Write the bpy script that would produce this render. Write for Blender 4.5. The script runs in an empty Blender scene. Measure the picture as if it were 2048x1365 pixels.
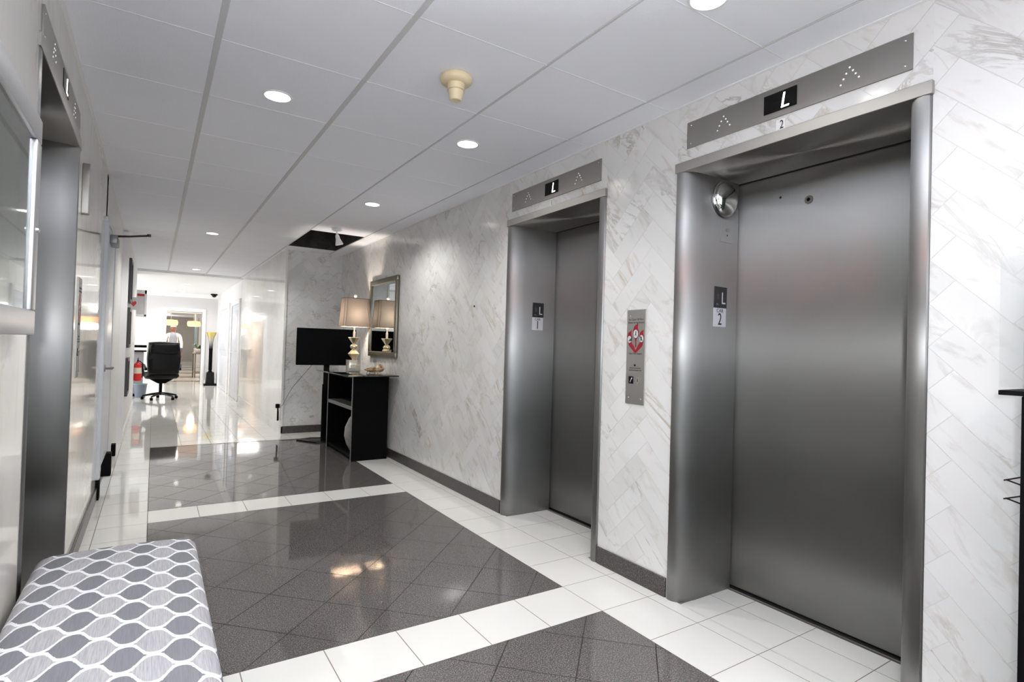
import bpy, bmesh, math, random
from mathutils import Vector, Matrix
PI = math.pi
random.seed(7)
SC = bpy.context.scene
COL = SC.collection
def lin(c):
    return tuple((x/12.92 if x <= .04045 else ((x+.055)/1.055)**2.4) for x in [v/255 for v in c])

# ------------------------------------------------------------------ camera
cam_d = bpy.data.cameras.new('camera'); cam = bpy.data.objects.new('camera', cam_d); COL.objects.link(cam)
cam_d.sensor_width = 36; cam_d.lens = 1107.37/2048*36; cam_d.clip_start = .02; cam_d.clip_end = 200
_y, _p, _r = math.radians(-32.8969), math.radians(.791), math.radians(1.6835)
fw = Vector((math.sin(-_y)*math.cos(_p), math.cos(_y)*math.cos(_p), math.sin(_p)))
rt = Vector((math.cos(_y), math.sin(_y), 0)); up = rt.cross(fw)
r2 = rt*math.cos(_r)+up*math.sin(_r); u2 = up*math.cos(_r)-rt*math.sin(_r)
M = Matrix((r2, u2, -fw)).transposed().to_4x4(); M.translation = (0, 0, 1.2363)
cam.matrix_world = M
SC.camera = cam

# ------------------------------------------------------------------ world, exposure, daylight
SC.view_settings.view_transform = 'Standard'; SC.view_settings.look = 'None'
SC.view_settings.gamma = 1; SC.view_settings.exposure = 0.74; SC.view_settings.use_curve_mapping = False
SC.cycles.use_denoising = True
SC.cycles.max_bounces = 10; SC.cycles.diffuse_bounces = 6; SC.cycles.glossy_bounces = 6
SC.cycles.transparent_max_bounces = 12; SC.cycles.sample_clamp_indirect = 6
SC.cycles.caustics_reflective = False; SC.cycles.caustics_refractive = False
wd = bpy.data.worlds.new('world'); SC.world = wd; wd.use_nodes = True
wd.node_tree.nodes['Background'].inputs[0].default_value = (.86, .92, 1, 1)
wd.node_tree.nodes['Background'].inputs[1].default_value = 1.5
def area(name, loc, rot, sx, sy, power, col=(1, 1, 1)):
    l = bpy.data.lights.new(name, 'AREA'); l.shape = 'RECTANGLE'; l.size = sx; l.size_y = sy; l.energy = power; l.color = col
    o = bpy.data.objects.new(name, l); COL.objects.link(o); o.location = loc; o.rotation_euler = rot
    return o
# window daylight entering the far room from its left side
area('window_daylight', (-3.35, 14.7, 1.5), (0, -PI/2, 0), 1.7, 4.0, 85, (.97, .98, 1))
# the camera's own flash
fl = bpy.data.lights.new('camera_flash', 'AREA'); fl.shape = 'DISK'; fl.size = .09; fl.energy = 10; fl.color = (.95, .97, 1)
flo = bpy.data.objects.new('camera_flash', fl); COL.objects.link(flo)
flo.location = (-.06, -.12, 1.33); flo.rotation_euler = (math.radians(91), 0, math.radians(-32))
# the same flash bounced off the ceiling
fb = bpy.data.lights.new('bounce_flash', 'AREA'); fb.shape = 'DISK'; fb.size = .09; fb.energy = 100; fb.color = (.90, .94, 1); fb.spread = math.radians(130)
fbo = bpy.data.objects.new('bounce_flash', fb); COL.objects.link(fbo)
fbo.location = (-.06, -.16, 1.42); fbo.rotation_euler = (math.radians(180), 0, 0)
# added fill lamp behind the camera, tilted up to brighten the ceiling
area('entrance_fill', (.9, -5.2, 1.5), (math.radians(106), 0, 0), 5.0, 2.2, 110, (.88, .93, 1))

# ------------------------------------------------------------------ helpers
def uset(o, label=None, cat=None, group=None, kind=None):
    if label: o['label'] = label
    if cat: o['category'] = cat
    if group: o['group'] = group
    if kind: o['kind'] = kind
    return o
def thing(name, label, cat, loc=(0, 0, 0), rz=0, group=None, kind=None):
    o = bpy.data.objects.new(name, None); o.empty_display_size = .1; COL.objects.link(o)
    o.location = loc; o.rotation_euler = (0, 0, rz)
    return uset(o, label, cat, group, kind)
def obj(name, bm, mat, parent=None, bevel=0, seg=2, smooth=True, ang=38, loc=None):
    if bevel:
        bmesh.ops.bevel(bm, geom=[e for e in bm.edges], offset=bevel, segments=seg, affect='EDGES', profile=.5, clamp_overlap=True)
    if smooth:
        bm.normal_update()
        for f in bm.faces: f.smooth = True
        for e in bm.edges:
            e.smooth = len(e.link_faces) == 2 and e.calc_face_angle(0) < math.radians(ang)
    me = bpy.data.meshes.new(name); bm.to_mesh(me); bm.free()
    ms = mat if isinstance(mat, (list, tuple)) else [mat]
    for m in ms: me.materials.append(m)
    o = bpy.data.objects.new(name, me); COL.objects.link(o)
    if parent: o.parent = parent
    if loc: o.location = loc
    return o
def B(): return bmesh.new()
def box(bm, x0, x1, y0, y1, z0, z1, mi=0):
    v = [bm.verts.new(p) for p in ((x0,y0,z0),(x1,y0,z0),(x1,y1,z0),(x0,y1,z0),(x0,y0,z1),(x1,y0,z1),(x1,y1,z1),(x0,y1,z1))]
    for q in ((0,3,2,1),(4,5,6,7),(0,1,5,4),(1,2,6,5),(2,3,7,6),(3,0,4,7)):
        f = bm.faces.new([v[i] for i in q]); f.material_index = mi
    return bm
def lathe(bm, prof, c=(0, 0, 0), n=24, axis='Z', closed=True):
    rings = []
    for r, h in prof:
        ring = []
        for i in range(n):
            a = 2*PI*i/n
            p = (r*math.cos(a), r*math.sin(a), h)
            if axis == 'Y': p = (p[0], -h, p[1])
            if axis == 'X': p = (h, p[0], p[1])
            ring.append(bm.verts.new((p[0]+c[0], p[1]+c[1], p[2]+c[2])))
        rings.append(ring)
    for a, b in zip(rings, rings[1:]):
        for i in range(n): bm.faces.new((a[i], a[(i+1) % n], b[(i+1) % n], b[i]))
    if closed:
        bm.faces.new(list(reversed(rings[0]))); bm.faces.new(rings[-1])
    bmesh.ops.recalc_face_normals(bm, faces=bm.faces)
    return bm
def tube(bm, pts, r, n=8):
    pts = [Vector(p) for p in pts]; rings = []
    rr = r if isinstance(r, (list, tuple)) else [r]*len(pts)
    prev = None
    for i, p in enumerate(pts):
        d = (pts[min(i+1, len(pts)-1)]-pts[max(i-1, 0)]).normalized()
        if prev is None:
            a = d.cross(Vector((0, 0, 1)))
            if a.length < .05: a = d.cross(Vector((1, 0, 0)))
        else: a = prev-d*prev.dot(d)
        a.normalize(); prev = a; b = d.cross(a)
        rings.append([bm.verts.new(p+(a*math.cos(2*PI*k/n)+b*math.sin(2*PI*k/n))*rr[i]) for k in range(n)])
    for a, b in zip(rings, rings[1:]):
        for i in range(n): bm.faces.new((a[i], a[(i+1) % n], b[(i+1) % n], b[i]))
    bm.faces.new(list(reversed(rings[0]))); bm.faces.new(rings[-1])
    bmesh.ops.recalc_face_normals(bm, faces=bm.faces)
    return bm
def prism(bm, poly, axis, a, b, mi=0):
    """extrude 2-D polygon; axis Z: poly=(x,y); axis Y: poly=(x,z); axis X: poly=(y,z)"""
    f = {'Z': lambda p, t: (p[0], p[1], t), 'Y': lambda p, t: (p[0], t, p[1]), 'X': lambda p, t: (t, p[0], p[1])}[axis]
    A = [bm.verts.new(f(p, a)) for p in poly]; C = [bm.verts.new(f(p, b)) for p in poly]
    n = len(poly); fs = [bm.faces.new(A), bm.faces.new(C)]
    for i in range(n): fs.append(bm.faces.new((A[i], A[(i+1) % n], C[(i+1) % n], C[i])))
    for q in fs: q.material_index = mi
    bmesh.ops.recalc_face_normals(bm, faces=bm.faces)
    return bm
def text(s, size, mat, parent, loc, rot=(PI/2, 0, 0), name='lettering', ext=.0006, shear=0, sx=1, align='CENTER', off=0):
    c = bpy.data.curves.new(name, 'FONT'); c.body = s; c.size = size; c.extrude = ext; c.align_x = align; c.align_y = 'CENTER'
    c.shear = shear; c.offset = off; c.resolution_u = 3; c.materials.append(mat)
    o = bpy.data.objects.new(name, c); COL.objects.link(o)
    me = bpy.data.meshes.new_from_object(o.evaluated_get(bpy.context.evaluated_depsgraph_get()))
    bpy.data.objects.remove(o); me.name = name
    if not me.materials: me.materials.append(mat)
    o = bpy.data.objects.new(name, me); COL.objects.link(o)
    o.parent = parent; o.location = loc; o.rotation_euler = rot; o.scale = (sx, 1, 1)
    return o

# ------------------------------------------------------------------ materials
class N:
    def __init__(s, m): s.t = m.node_tree; s.n = s.t.nodes; s.l = s.t.links
    def new(s, k, **kw):
        x = s.n.new(k)
        for a, b in kw.items(): setattr(x, a, b)
        return x
    def put(s, sock, v):
        if isinstance(v, bpy.types.NodeSocket): s.l.new(v, sock)
        elif v is not None: sock.default_value = v
    def m(s, op, a, b=None, c=None):
        x = s.new('ShaderNodeMath', operation=op); s.put(x.inputs[0], a)
        if b is not None: s.put(x.inputs[1], b)
        if c is not None: s.put(x.inputs[2], c)
        return x.outputs[0]
    def mix(s, f, a, b, kind='MIX'):
        x = s.new('ShaderNodeMix', data_type='RGBA', blend_type=kind); s.put(x.inputs[0], f); s.put(x.inputs[6], a); s.put(x.inputs[7], b)
        return x.outputs[2]
    def noise(s, vec, scale, detail=3, rough=.5, dist=0):
        x = s.new('ShaderNodeTexNoise'); s.put(x.inputs['Vector'], vec)
        x.inputs['Scale'].default_value = scale; x.inputs['Detail'].default_value = detail
        x.inputs['Roughness'].default_value = rough; x.inputs['Distortion'].default_value = dist
        return x.outputs[0]
    def ramp(s, f, stops):
        x = s.new('ShaderNodeValToRGB'); s.put(x.inputs[0], f); e = x.color_ramp.elements
        while len(e) < len(stops): e.new(.5)
        for q, (p, c) in zip(e, stops):
            q.position = p; q.color = (*c, 1) if isinstance(c, tuple) else (c, c, c, 1)
        return x.outputs[0]
    def mapping(s, vec, scale=(1, 1, 1), rot=(0, 0, 0), loc=(0, 0, 0)):
        x = s.new('ShaderNodeMapping'); s.put(x.inputs[0], vec); x.inputs[1].default_value = loc; x.inputs[2].default_value = rot; x.inputs[3].default_value = scale
        return x.outputs[0]
def mat(name, col=(200, 200, 200), rough=.5, metal=0, spec=.5, emit=None, es=0, trans=0, alpha=1, coat=0, raw=False, ior=1.5):
    m = bpy.data.materials.new(name); m.use_nodes = True
    b = m.node_tree.nodes['Principled BSDF']
    b.inputs['Base Color'].default_value = (*(col if raw else lin(col)), 1)
    b.inputs['Roughness'].default_value = rough; b.inputs['Metallic'].default_value = metal
    b.inputs['Specular IOR Level'].default_value = spec; b.inputs['IOR'].default_value = ior
    b.inputs['Transmission Weight'].default_value = trans; b.inputs['Alpha'].default_value = alpha; b.inputs['Coat Weight'].default_value = coat
    if emit: b.inputs['Emission Color'].default_value = (*lin(emit), 1); b.inputs['Emission Strength'].default_value = es
    return m
def bsdf(m): return m.node_tree.nodes['Principled BSDF']
def obcoord(n, rnd=True):
    tc = n.new('ShaderNodeTexCoord').outputs['Object']
    if not rnd: return tc
    oi = n.new('ShaderNodeObjectInfo').outputs['Random']; ge = n.new('ShaderNodeNewGeometry').outputs['Random Per Island']
    r = n.m('ADD', n.m('MULTIPLY', oi, 91.7), n.m('MULTIPLY', ge, 57.3))
    cx = n.new('ShaderNodeCombineXYZ'); n.put(cx.inputs[0], r); n.put(cx.inputs[1], n.m('MULTIPLY', r, 1.7)); n.put(cx.inputs[2], n.m('MULTIPLY', r, .6))
    va = n.new('ShaderNodeVectorMath', operation='ADD'); n.put(va.inputs[0], tc); n.put(va.inputs[1], cx.outputs[0])
    return va.outputs[0]
def marble(name, rnd, rough, base=(228, 227, 223), vein=(150, 146, 138), gold=(176, 160, 132), amt=.75, scl=1.0, stretch=(1, 1, 1), cloud=(208, 206, 202), rot=(0, 0, 0)):
    m = mat(name, base, rough); n = N(m); v = obcoord(n, rnd)
    if stretch != (1, 1, 1): v = n.mapping(n.mapping(v, (1, 1, 1), rot), stretch)
    n1 = n.noise(v, 3.2*scl, 7, .62, 1.2)
    d = n.m('ABSOLUTE', n.m('SUBTRACT', n1, .5))
    line = n.m('SUBTRACT', 1, n.m('MINIMUM', n.m('MULTIPLY', d, 34), 1))
    mask = n.ramp(n.noise(v, 2.4*scl, 2), [(.50, 0.), (.66, 1.)])
    line = n.m('MULTIPLY', n.m('MULTIPLY', line, mask), amt)
    big = n.m('MULTIPLY', n.ramp(n.noise(v, 4.5*scl, 4, .6, 2.5), [(.55, 0.), (.74, 1.)]), .55*amt)
    cl = n.mix(n.ramp(n.noise(v, 1.6*scl, 4), [(.35, 0.), (.7, 1.)]), (*lin(base), 1), (*lin(cloud), 1))
    gm = n.ramp(n.noise(v, 1.3*scl, 2), [(.45, 0.), (.6, 1.)])
    vc = n.mix(gm, (*lin(vein), 1), (*lin(gold), 1))
    c = n.mix(big, cl, vc); c = n.mix(line, c, vc)
    n.put(bsdf(m).inputs['Base Color'], c)
    return m
def steel(name, col=(150, 148, 145), rough=.30, an=.75, rot=0.0):
    m = mat(name, col, rough, 1.0); n = N(m); b = bsdf(m)
    tg = n.new('ShaderNodeTangent', direction_type='RADIAL', axis='Z')
    n.put(b.inputs['Tangent'], tg.outputs[0]); b.inputs['Anisotropic'].default_value = an; b.inputs['Anisotropic Rotation'].default_value = rot
    v = n.new('ShaderNodeTexCoord').outputs['Object']
    g2 = n.noise(v, 2.2, 4)
    n.put(b.inputs['Base Color'], n.mix(g2, (*[x*.88 for x in lin(col)], 1), (*[x*1.1 for x in lin(col)], 1)))
    return m
MT = {}
MT['marble_tile'] = marble('marble_tile', True, .16, scl=.95, base=(224, 224, 223), cloud=(211, 211, 209), amt=.72, stretch=(1, 1.5, .55), rot=(math.radians(45), 0, 0))
MT['marble_slab'] = marble('marble_slab', False, .07, base=(226, 223, 216), cloud=(212, 208, 199), stretch=(1, 1, .4), amt=.35)
MT['marble_white'] = marble('marble_white', False, .05, base=(238, 237, 234), cloud=(226, 225, 221), amt=.25)
MT['grout'] = mat('wall_grout', (199, 198, 196), .8)
MT['fgrout'] = mat('floor_grout', (128, 122, 112), .8)
MT['steel'] = steel('brushed_steel', (148, 146, 143), .36, 1.0)
MT['steel_door'] = steel('brushed_steel_door', (142, 141, 140), .42, 1.0)
MT['steel_plate'] = steel('brushed_plate', (164, 161, 156), .46, .9)
MT['steel_jamb'] = steel('steel_jamb', (142, 141, 140), .37, 1.0)
MT['chrome'] = mat('chrome', (215, 215, 215), .08, 1)
MT['black'] = mat('black_gloss', (16, 16, 16), .25, spec=.15)
MT['black_matte'] = mat('black_matte', (12, 12, 12), .6, spec=.05)
MT['dark_gap'] = mat('dark_gap', (14, 14, 14), .8)
MT['white'] = mat('white_paint', (236, 236, 236), .45)
MT['offwhite'] = mat('off_white_wall', (226, 225, 224), .5)
MT['doorwhite'] = mat('white_door_paint', (206, 209, 216), .3)
MT['greywall'] = mat('grey_wall', (208, 207, 208), .6)
MT['ceiling'] = mat('ceiling_tile', (240, 241, 248), .85)
MT['tbar'] = mat('ceiling_bar', (234, 234, 236), .6)
MT['tbar2'] = mat('ceiling_main_bar', (204, 204, 206), .6)
MT['text'] = mat('black_ink', (20, 20, 24), .5)
MT['textgrey'] = mat('grey_ink', (70, 70, 74), .5)
MT['textw'] = mat('white_ink', (205, 205, 205), .4)
MT['lamp_e'] = mat('light_diffuser', (255, 255, 255), .5, emit=(255, 250, 238), es=5)
MT['led'] = mat('led_white', (255, 255, 255), .5, emit=(255, 255, 255), es=3)
MT['dot'] = mat('pale_dot', (220, 220, 214), .4, emit=(255, 255, 245), es=.25)
MT['red'] = mat('red_print', (140, 22, 32), .4)
MT['beige'] = mat('beige_plastic', (222, 205, 170), .45)
MT['glass'] = mat('clear_glass', (240, 248, 246), .02, trans=1, ior=1.45)
MT['gold'] = mat('champagne_metal', (236, 222, 190), .34, .85)
MT['leather'] = mat('black_leather', (13, 12, 14), .42, spec=.18)
# ceiling tiles: faint fissures
def ceil_mat():
    m = MT['ceiling']; n = N(m); v = n.new('ShaderNodeTexCoord').outputs['Object']
    b = n.new('ShaderNodeBump'); b.inputs['Strength'].default_value = .25; b.inputs['Distance'].default_value = .003
    n.put(b.inputs['Height'], n.noise(v, 160, 3)); n.put(bsdf(m).inputs['Normal'], b.outputs[0])
ceil_mat()
def tilemat(name, col, var, rough):
    m = mat(name, col, rough); n = N(m); v = obcoord(n)
    g = n.noise(v, 2.0, 2)
    n.put(bsdf(m).inputs['Base Color'], n.mix(g, (*lin(col), 1), (*lin(tuple(max(0, c-var) for c in col)), 1)))
    return m
MT['ftile'] = tilemat('cream_floor_tile', (238, 237, 232), 8, .05)
def granite(name, dark, light, rough, red=(96, 74, 74)):
    m = mat(name, dark, rough); n = N(m); v = n.new('ShaderNodeNewGeometry').outputs['Position']
    s1 = n.ramp(n.noise(v, 190, 2, .6), [(.50, 0.), (.62, 1.)]); s2 = n.ramp(n.noise(v, 120, 2, .6), [(.56, 0.), (.66, 1.)])
    s3 = n.ramp(n.noise(v, 310, 1), [(.60, 0.), (.66, 1.)])
    c = n.mix(n.m('MULTIPLY', s1, .55), (*lin(dark), 1), (*lin(light), 1)); c = n.mix(n.m('MULTIPLY', s2, .35), c, (*lin(red), 1))
    c = n.mix(n.m('MULTIPLY', s3, .6), c, (*lin((170, 165, 158)), 1))
    n.put(bsdf(m).inputs['Base Color'], c)
    return m
MT['granite'] = granite('dark_granite', (72, 70, 69), (150, 147, 144), .05, (128, 84, 84))
MT['granite_base'] = granite('granite_baseboard', (42, 40, 39), (66, 62, 60), .3)

# ------------------------------------------------------------------ polygon clipping
def clip(poly, x0, x1, y0, y1):
    for ax, lim, sg in ((0, x0, 1), (0, x1, -1), (1, y0, 1), (1, y1, -1)):
        out = []
        for i in range(len(poly)):
            a, b = poly[i], poly[(i+1) % len(poly)]
            da, db = sg*(a[ax]-lim), sg*(b[ax]-lim)
            if da >= 0: out.append(a)
            if (da > 0 > db) or (da < 0 < db):
                t = da/(da-db); out.append((a[0]+(b[0]-a[0])*t, a[1]+(b[1]-a[1])*t))
        poly = out
        if len(poly) < 3: return []
    ar = abs(sum(poly[i][0]*poly[(i+1) % len(poly)][1]-poly[(i+1) % len(poly)][0]*poly[i][1] for i in range(len(poly))))/2
    return poly if ar > 1.5e-5 else []
def inset_rect(p, q, w, h, g): return [(p+g, q+g), (p+w-g, q+g), (p+w-g, q+h-g), (p+g, q+h-g)]

# ------------------------------------------------------------------ dimensions
T = .305; XR = 2.219; XL = -.335; H = 2.492; A = 1.8339; Y1 = 2.2794
XC = 1.47; YW = 7.95; YC = 12.3; YF = 17.4
DOORS_R = [(.815, 1.92), (2.445, 3.52)]; DOOR_L = (2.29, 3.46); DH = 2.20

# ---- floor
floor = thing('floor', 'polished hall floor of cream tiles around dark granite fields', None, kind='structure')
b = B(); box(b, -4, 3.2, -6, YC, -.12, -.0006); obj('slab', b, MT['fgrout'], floor, smooth=False)
b = B(); box(b, A-6*T, A, -1.6, 7.43, -.01, -.0004); obj('dark_bed', b, mat('dark_grout', (26, 25, 24), .9), floor, smooth=False)
regions = [(XL-.002, XR+.002, -1.6, YC)] + [(XR, 2.585, a+.085, c-.085) for a, c in DOORS_R] + [(-.70, XL, DOOR_L[0]+.085, DOOR_L[1]-.085)]
far_right = (XC, YW)
cells = []   # (poly list, material, centre)
def add_cell(poly, m, regs, g_clip=None):
    ps = []
    for r in regs:
        c = clip(poly, *r)
        if c: ps.append(c)
    out = []
    for p in ps:       # the corridor narrows beyond the wing wall
        cx = sum(q[0] for q in p)/len(p); cy = sum(q[1] for q in p)/len(p)
        if cy > YW and cx > XC+.01:
            p = clip(p, -9, XC, -99, 99)
        if p: out.append(p)
    if out:
        q = out[0]; cells.append((out, m, (sum(a[0] for a in q)/len(q), sum(a[1] for a in q)/len(q))))
g = .0021
XD0 = A-6*T
dark = [(-1.6, Y1-9*T+.0), ]
fields = [(Y1-8*T+.0-0, Y1-T), (Y1, Y1+7*T), (Y1+8*T, 7.43)]
ybands = [(Y1-T, Y1), (Y1+7*T, Y1+8*T)]
# right and left borders, on the tile grid
ks = range(-14, 34)
bands_bed = []
for k in ks:
    y0 = Y1+k*T; y1 = y0+T
    for j in range(3): add_cell(inset_rect(A+j*T, y0, T, T, g), 'ftile', regions)
    add_cell(inset_rect(-.275, y0, XD0+.275, T, g), 'ftile', regions)
    add_cell(inset_rect(-.58, y0, .305, T, g), 'ftile', regions)
    if k in (-1, 7, -9):
        for j in range(6): add_cell(inset_rect(XD0+j*T, y0, T, T, g), 'ftile', regions)
    if y0 > 7.43-T*.5:
        for j in range(6):
            p = inset_rect(XD0+j*T, y0, T, T, g)
            if y0 < 7.43: p = clip(p, -9, 9, 7.43+g, 99)
            if p: add_cell(p, 'ftile', regions)
for yb0, yb1 in ((Y1-T, Y1), (Y1+7*T, Y1+8*T), (Y1-9*T, Y1-8*T)): bands_bed.append((yb0, yb1))
b = B()
for yb0, yb1 in bands_bed: box(b, XD0, A, yb0, yb1, -.009, -.0002)
obj('band_bed', b, MT['fgrout'], floor, smooth=False)
# dark fields laid diagonally
s = T/math.sqrt(2)
for (f0, f1) in fields:
    for i in range(-2, 12):
        for j in range(-30, 30):
            if (i+j) % 2: continue
            cx = XD0+.08+s*i+s; cy = 4.205+s*j
            if cy < f0-s or cy > f1+s: continue
            r = s-.0030
            p = clip([(cx-r, cy), (cx, cy-r), (cx+r, cy), (cx, cy+r)], XD0+g, A-g, f0+g, f1-g)
            if p: add_cell(p, 'granite', [(XL, XR, -1.6, YC)])
cells.sort(key=lambda c: (c[2][0]-.6)**2+(c[2][1]-.9)**2)
vis = [c for c in cells if c[2][1] > .3]; hid = [c for c in cells if c[2][1] <= .3]
near = vis[:290]; rest = vis[290:]+hid
def build_tile(c):
    bm = B(); cx, cy = c[2]
    for p in c[0]: prism(bm, [(x-cx, y-cy) for x, y in p], 'Z', -.008, 0)
    return obj('floor_tile', bm, MT[c[1]], floor, smooth=False, loc=(cx, cy, 0))
for c in near: build_tile(c)
for mk, nm in (('ftile', 'cream_floor_tiles'), ('granite', 'granite_floor_tiles')):
    bm = B()
    for c in rest:
        if c[1] != mk: continue
        for p in c[0]: prism(bm, p, 'Z', -.008, 0)
    o = obj(nm, bm, MT[mk], floor, smooth=False); o['kind'] = 'stuff'
# floor of the lobby behind and the room and passage beyond
b = B(); box(b, -4, XL-.003, -6, .25, -.01, 0); box(b, XL-.003, 3.2, -6, -1.603, -.01, 0); obj('lobby_floor', b, MT['ftile'], floor, smooth=False)
def farfloor():
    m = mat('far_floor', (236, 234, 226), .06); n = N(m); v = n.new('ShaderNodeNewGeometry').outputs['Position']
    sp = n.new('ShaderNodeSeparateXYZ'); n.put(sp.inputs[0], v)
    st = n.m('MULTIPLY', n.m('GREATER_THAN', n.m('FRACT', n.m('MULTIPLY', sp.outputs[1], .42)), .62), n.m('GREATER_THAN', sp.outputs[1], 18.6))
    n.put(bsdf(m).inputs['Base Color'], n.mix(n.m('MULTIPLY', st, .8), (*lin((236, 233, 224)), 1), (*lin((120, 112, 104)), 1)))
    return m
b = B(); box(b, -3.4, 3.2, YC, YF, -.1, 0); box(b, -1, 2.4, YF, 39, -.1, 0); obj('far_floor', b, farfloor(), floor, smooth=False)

# ---- right wall with herringbone marble
def herring(y0, y1, z0, z1, ya, za, w=.105, n=3, gap=.0013):
    """tiles of a 45 degree herringbone as lists of (y,z) corners; (ya,za) = one corner of the lattice"""
    out = []; c45 = math.sqrt(.5); R = int((max(y1-y0, z1-z0)+3)/w)
    for k in range(-R, R):
        for m in range(-R//3-1, R//3+1):
            ox, oy = k+n*m, k-n*m
            for (p, q, a, bb) in ((ox, oy, n, 1), (ox, oy+1, 1, n)):
                r = inset_rect(p*w, q*w, a*w, bb*w, gap)
                pts = [(ya+(x-y)*c45, za+(x+y)*c45) for x, y in r]
                if max(t[0] for t in pts) < y0 or min(t[0] for t in pts) > y1 or max(t[1] for t in pts) < z0 or min(t[1] for t in pts) > z1: continue
                out.append(pts)
    return out
wr = thing('wall_right', 'white veined marble wall in herringbone around two elevators', None, kind='structure')
b = B(); X0 = XR+.0008; X1 = 2.95
segs = [(-6, DOORS_R[0][0], 0, H), (DOORS_R[0][0], DOORS_R[0][1], DH, H), (DOORS_R[0][1], DOORS_R[1][0], 0, H), (DOORS_R[1][0], DOORS_R[1][1], DH, H), (DOORS_R[1][1], YW, 0, H)]
for a, c, z, zz in segs: box(b, X0, X1, a, c, z, zz+.1)
obj('backing', b, MT['grout'], wr, smooth=False)
tiles = herring(-.9, YW, .1, H, .593, 1.209)
wl = []
for t in tiles:
    ps = []
    for a, c, z, zz in segs:
        p = clip(t, max(a, -.9), c, max(z, .0), zz)
        if p: ps.append(p)
    if ps:
        cy = sum(q[0] for q in ps[0])/len(ps[0]); cz = sum(q[1] for q in ps[0])/len(ps[0])
        wl.append((ps, cy, cz))
wl = [t for t in wl if t[1] > .42]+[t for t in wl if t[1] <= .42]
front = sorted([t for t in wl if t[1] > .42], key=lambda t: t[1]); nearw = front[:295]; restw = front[295:]+[t for t in wl if t[1] <= .42]
for ps, cy, cz in nearw:
    bm = B()
    for p in ps: prism(bm, [(y-cy, z-cz) for y, z in p], 'X', XR, XR+.01)
    obj('marble_tile', bm, MT['marble_tile'], wr, smooth=False, loc=(0, cy, cz))
bm = B()
for ps, cy, cz in restw:
    for p in ps: prism(bm, p, 'X', XR, XR+.01)
o = obj('marble_tiles', bm, MT['marble_tile'], wr, smooth=False); o['kind'] = 'stuff'
b = B(); box(b, XR, XR+.009, -6, -.9, 0, H); obj('marble_panel', b, MT['marble_slab'], wr, smooth=False)

# ---- wing wall closing the alcove, corridor wall
ww = thing('wall_wing', 'short marble wall behind the television', None, kind='structure')
b = B(); box(b, XC, 2.95, YW+.0008, YW+.3, 0, H+.1); obj('backing', b, MT['grout'], ww, smooth=False)
bm = B()
for t in herring(XC, XR, .1, H, 1.5, .4):
    p = clip(t, XC, XR, .0, H)
    if p: prism(bm, p, 'Y', YW, YW+.01)
o = obj('marble_tiles', bm, MT['marble_tile'], ww, smooth=False); o['kind'] = 'stuff'
b = B(); box(b, XC-.006, XC+.02, YW-.012, YC, 0, H); obj('wall_corridor_right', b, MT['marble_white']).update_tag()
uset(bpy.data.objects['wall_corridor_right'], 'glossy white marble corridor wall past the alcove', kind='structure')
b = B(); box(b, XC-.018, XC-.006, YW-.01, YC, 0, .12); uset(obj('baseboard_corridor', b, MT['marble_white']), 'pale marble baseboard along the corridor', kind='structure')

# ---- left wall
wlft = thing('wall_left', 'glossy pale marble wall on the left', None, kind='structure')
b = B()
for a, c, z, zz in [(.25, DOOR_L[0], 0, H), (DOOR_L[0], DOOR_L[1], DH, H), (DOOR_L[1], 5.24, 0, H)]: box(b, XL-.5 if c < 5 else XL-.5, XL, a, c, z, zz+.1)
obj('marble_face', b, MT['marble_slab'], wlft, smooth=False)
b = B(); box(b, XL-.5, XL, 5.24, 5.36, 0, H); box(b, XL-.5, XL, 5.24, 6.3, 2.12, H); box(b, XL-.5, XL, 6.3, 7.95, 0, H)
obj('plaster_face', b, MT['offwhite'], wlft, smooth=False)
b = B(); box(b, XL-.5, -.285, 7.95, 12.0, 0, H); uset(obj('wall_corridor_left', b, MT['offwhite']), 'off white wall stepping out where the three pictures hang', kind='structure')
b = B(); box(b, -.285, -.270, 7.94, 12.01, 0, .12); uset(obj('baseboard_corridor.001', b, MT['white'], bevel=.003), 'white baseboard under the three pictures', kind='structure')
b = B(); box(b, XL-.5, -.272, 7.90, 7.95, 0, H-.02); uset(obj('trim_1', b, MT['white'], bevel=.004), 'white corner casing before the pictures', kind='structure')

# ---- baseboards
def bb(name, x0, x1, y0, y1, lab, h=.097):
    b = B(); box(b, x0, x1, y0, y1, 0, h); uset(obj(name, b, MT['granite_base'], bevel=.002, seg=1), lab, kind='structure')
bb('baseboard_right', XR-.012, XR, 1.925, 2.44, 'dark granite baseboard between the two elevators')
bb('baseboard_right.001', XR-.012, XR, 3.525, YW-.013, 'dark granite baseboard from the elevator to the alcove corner')
bb('baseboard_right.002', XR-.012, XR, -3, .81, 'dark granite baseboard at the near end of the right wall')
bb('baseboard_back', XC, XR-.013, YW-.012, YW, 'dark granite baseboard under the television')
bb('baseboard_left', XL, XL+.012, DOOR_L[1]+.005, 5.20, 'dark granite baseboard beyond the left elevator')
bb('baseboard_left.001', XL, XL+.012, .3, DOOR_L[0]-.005, 'dark granite baseboard behind the bench')

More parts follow.
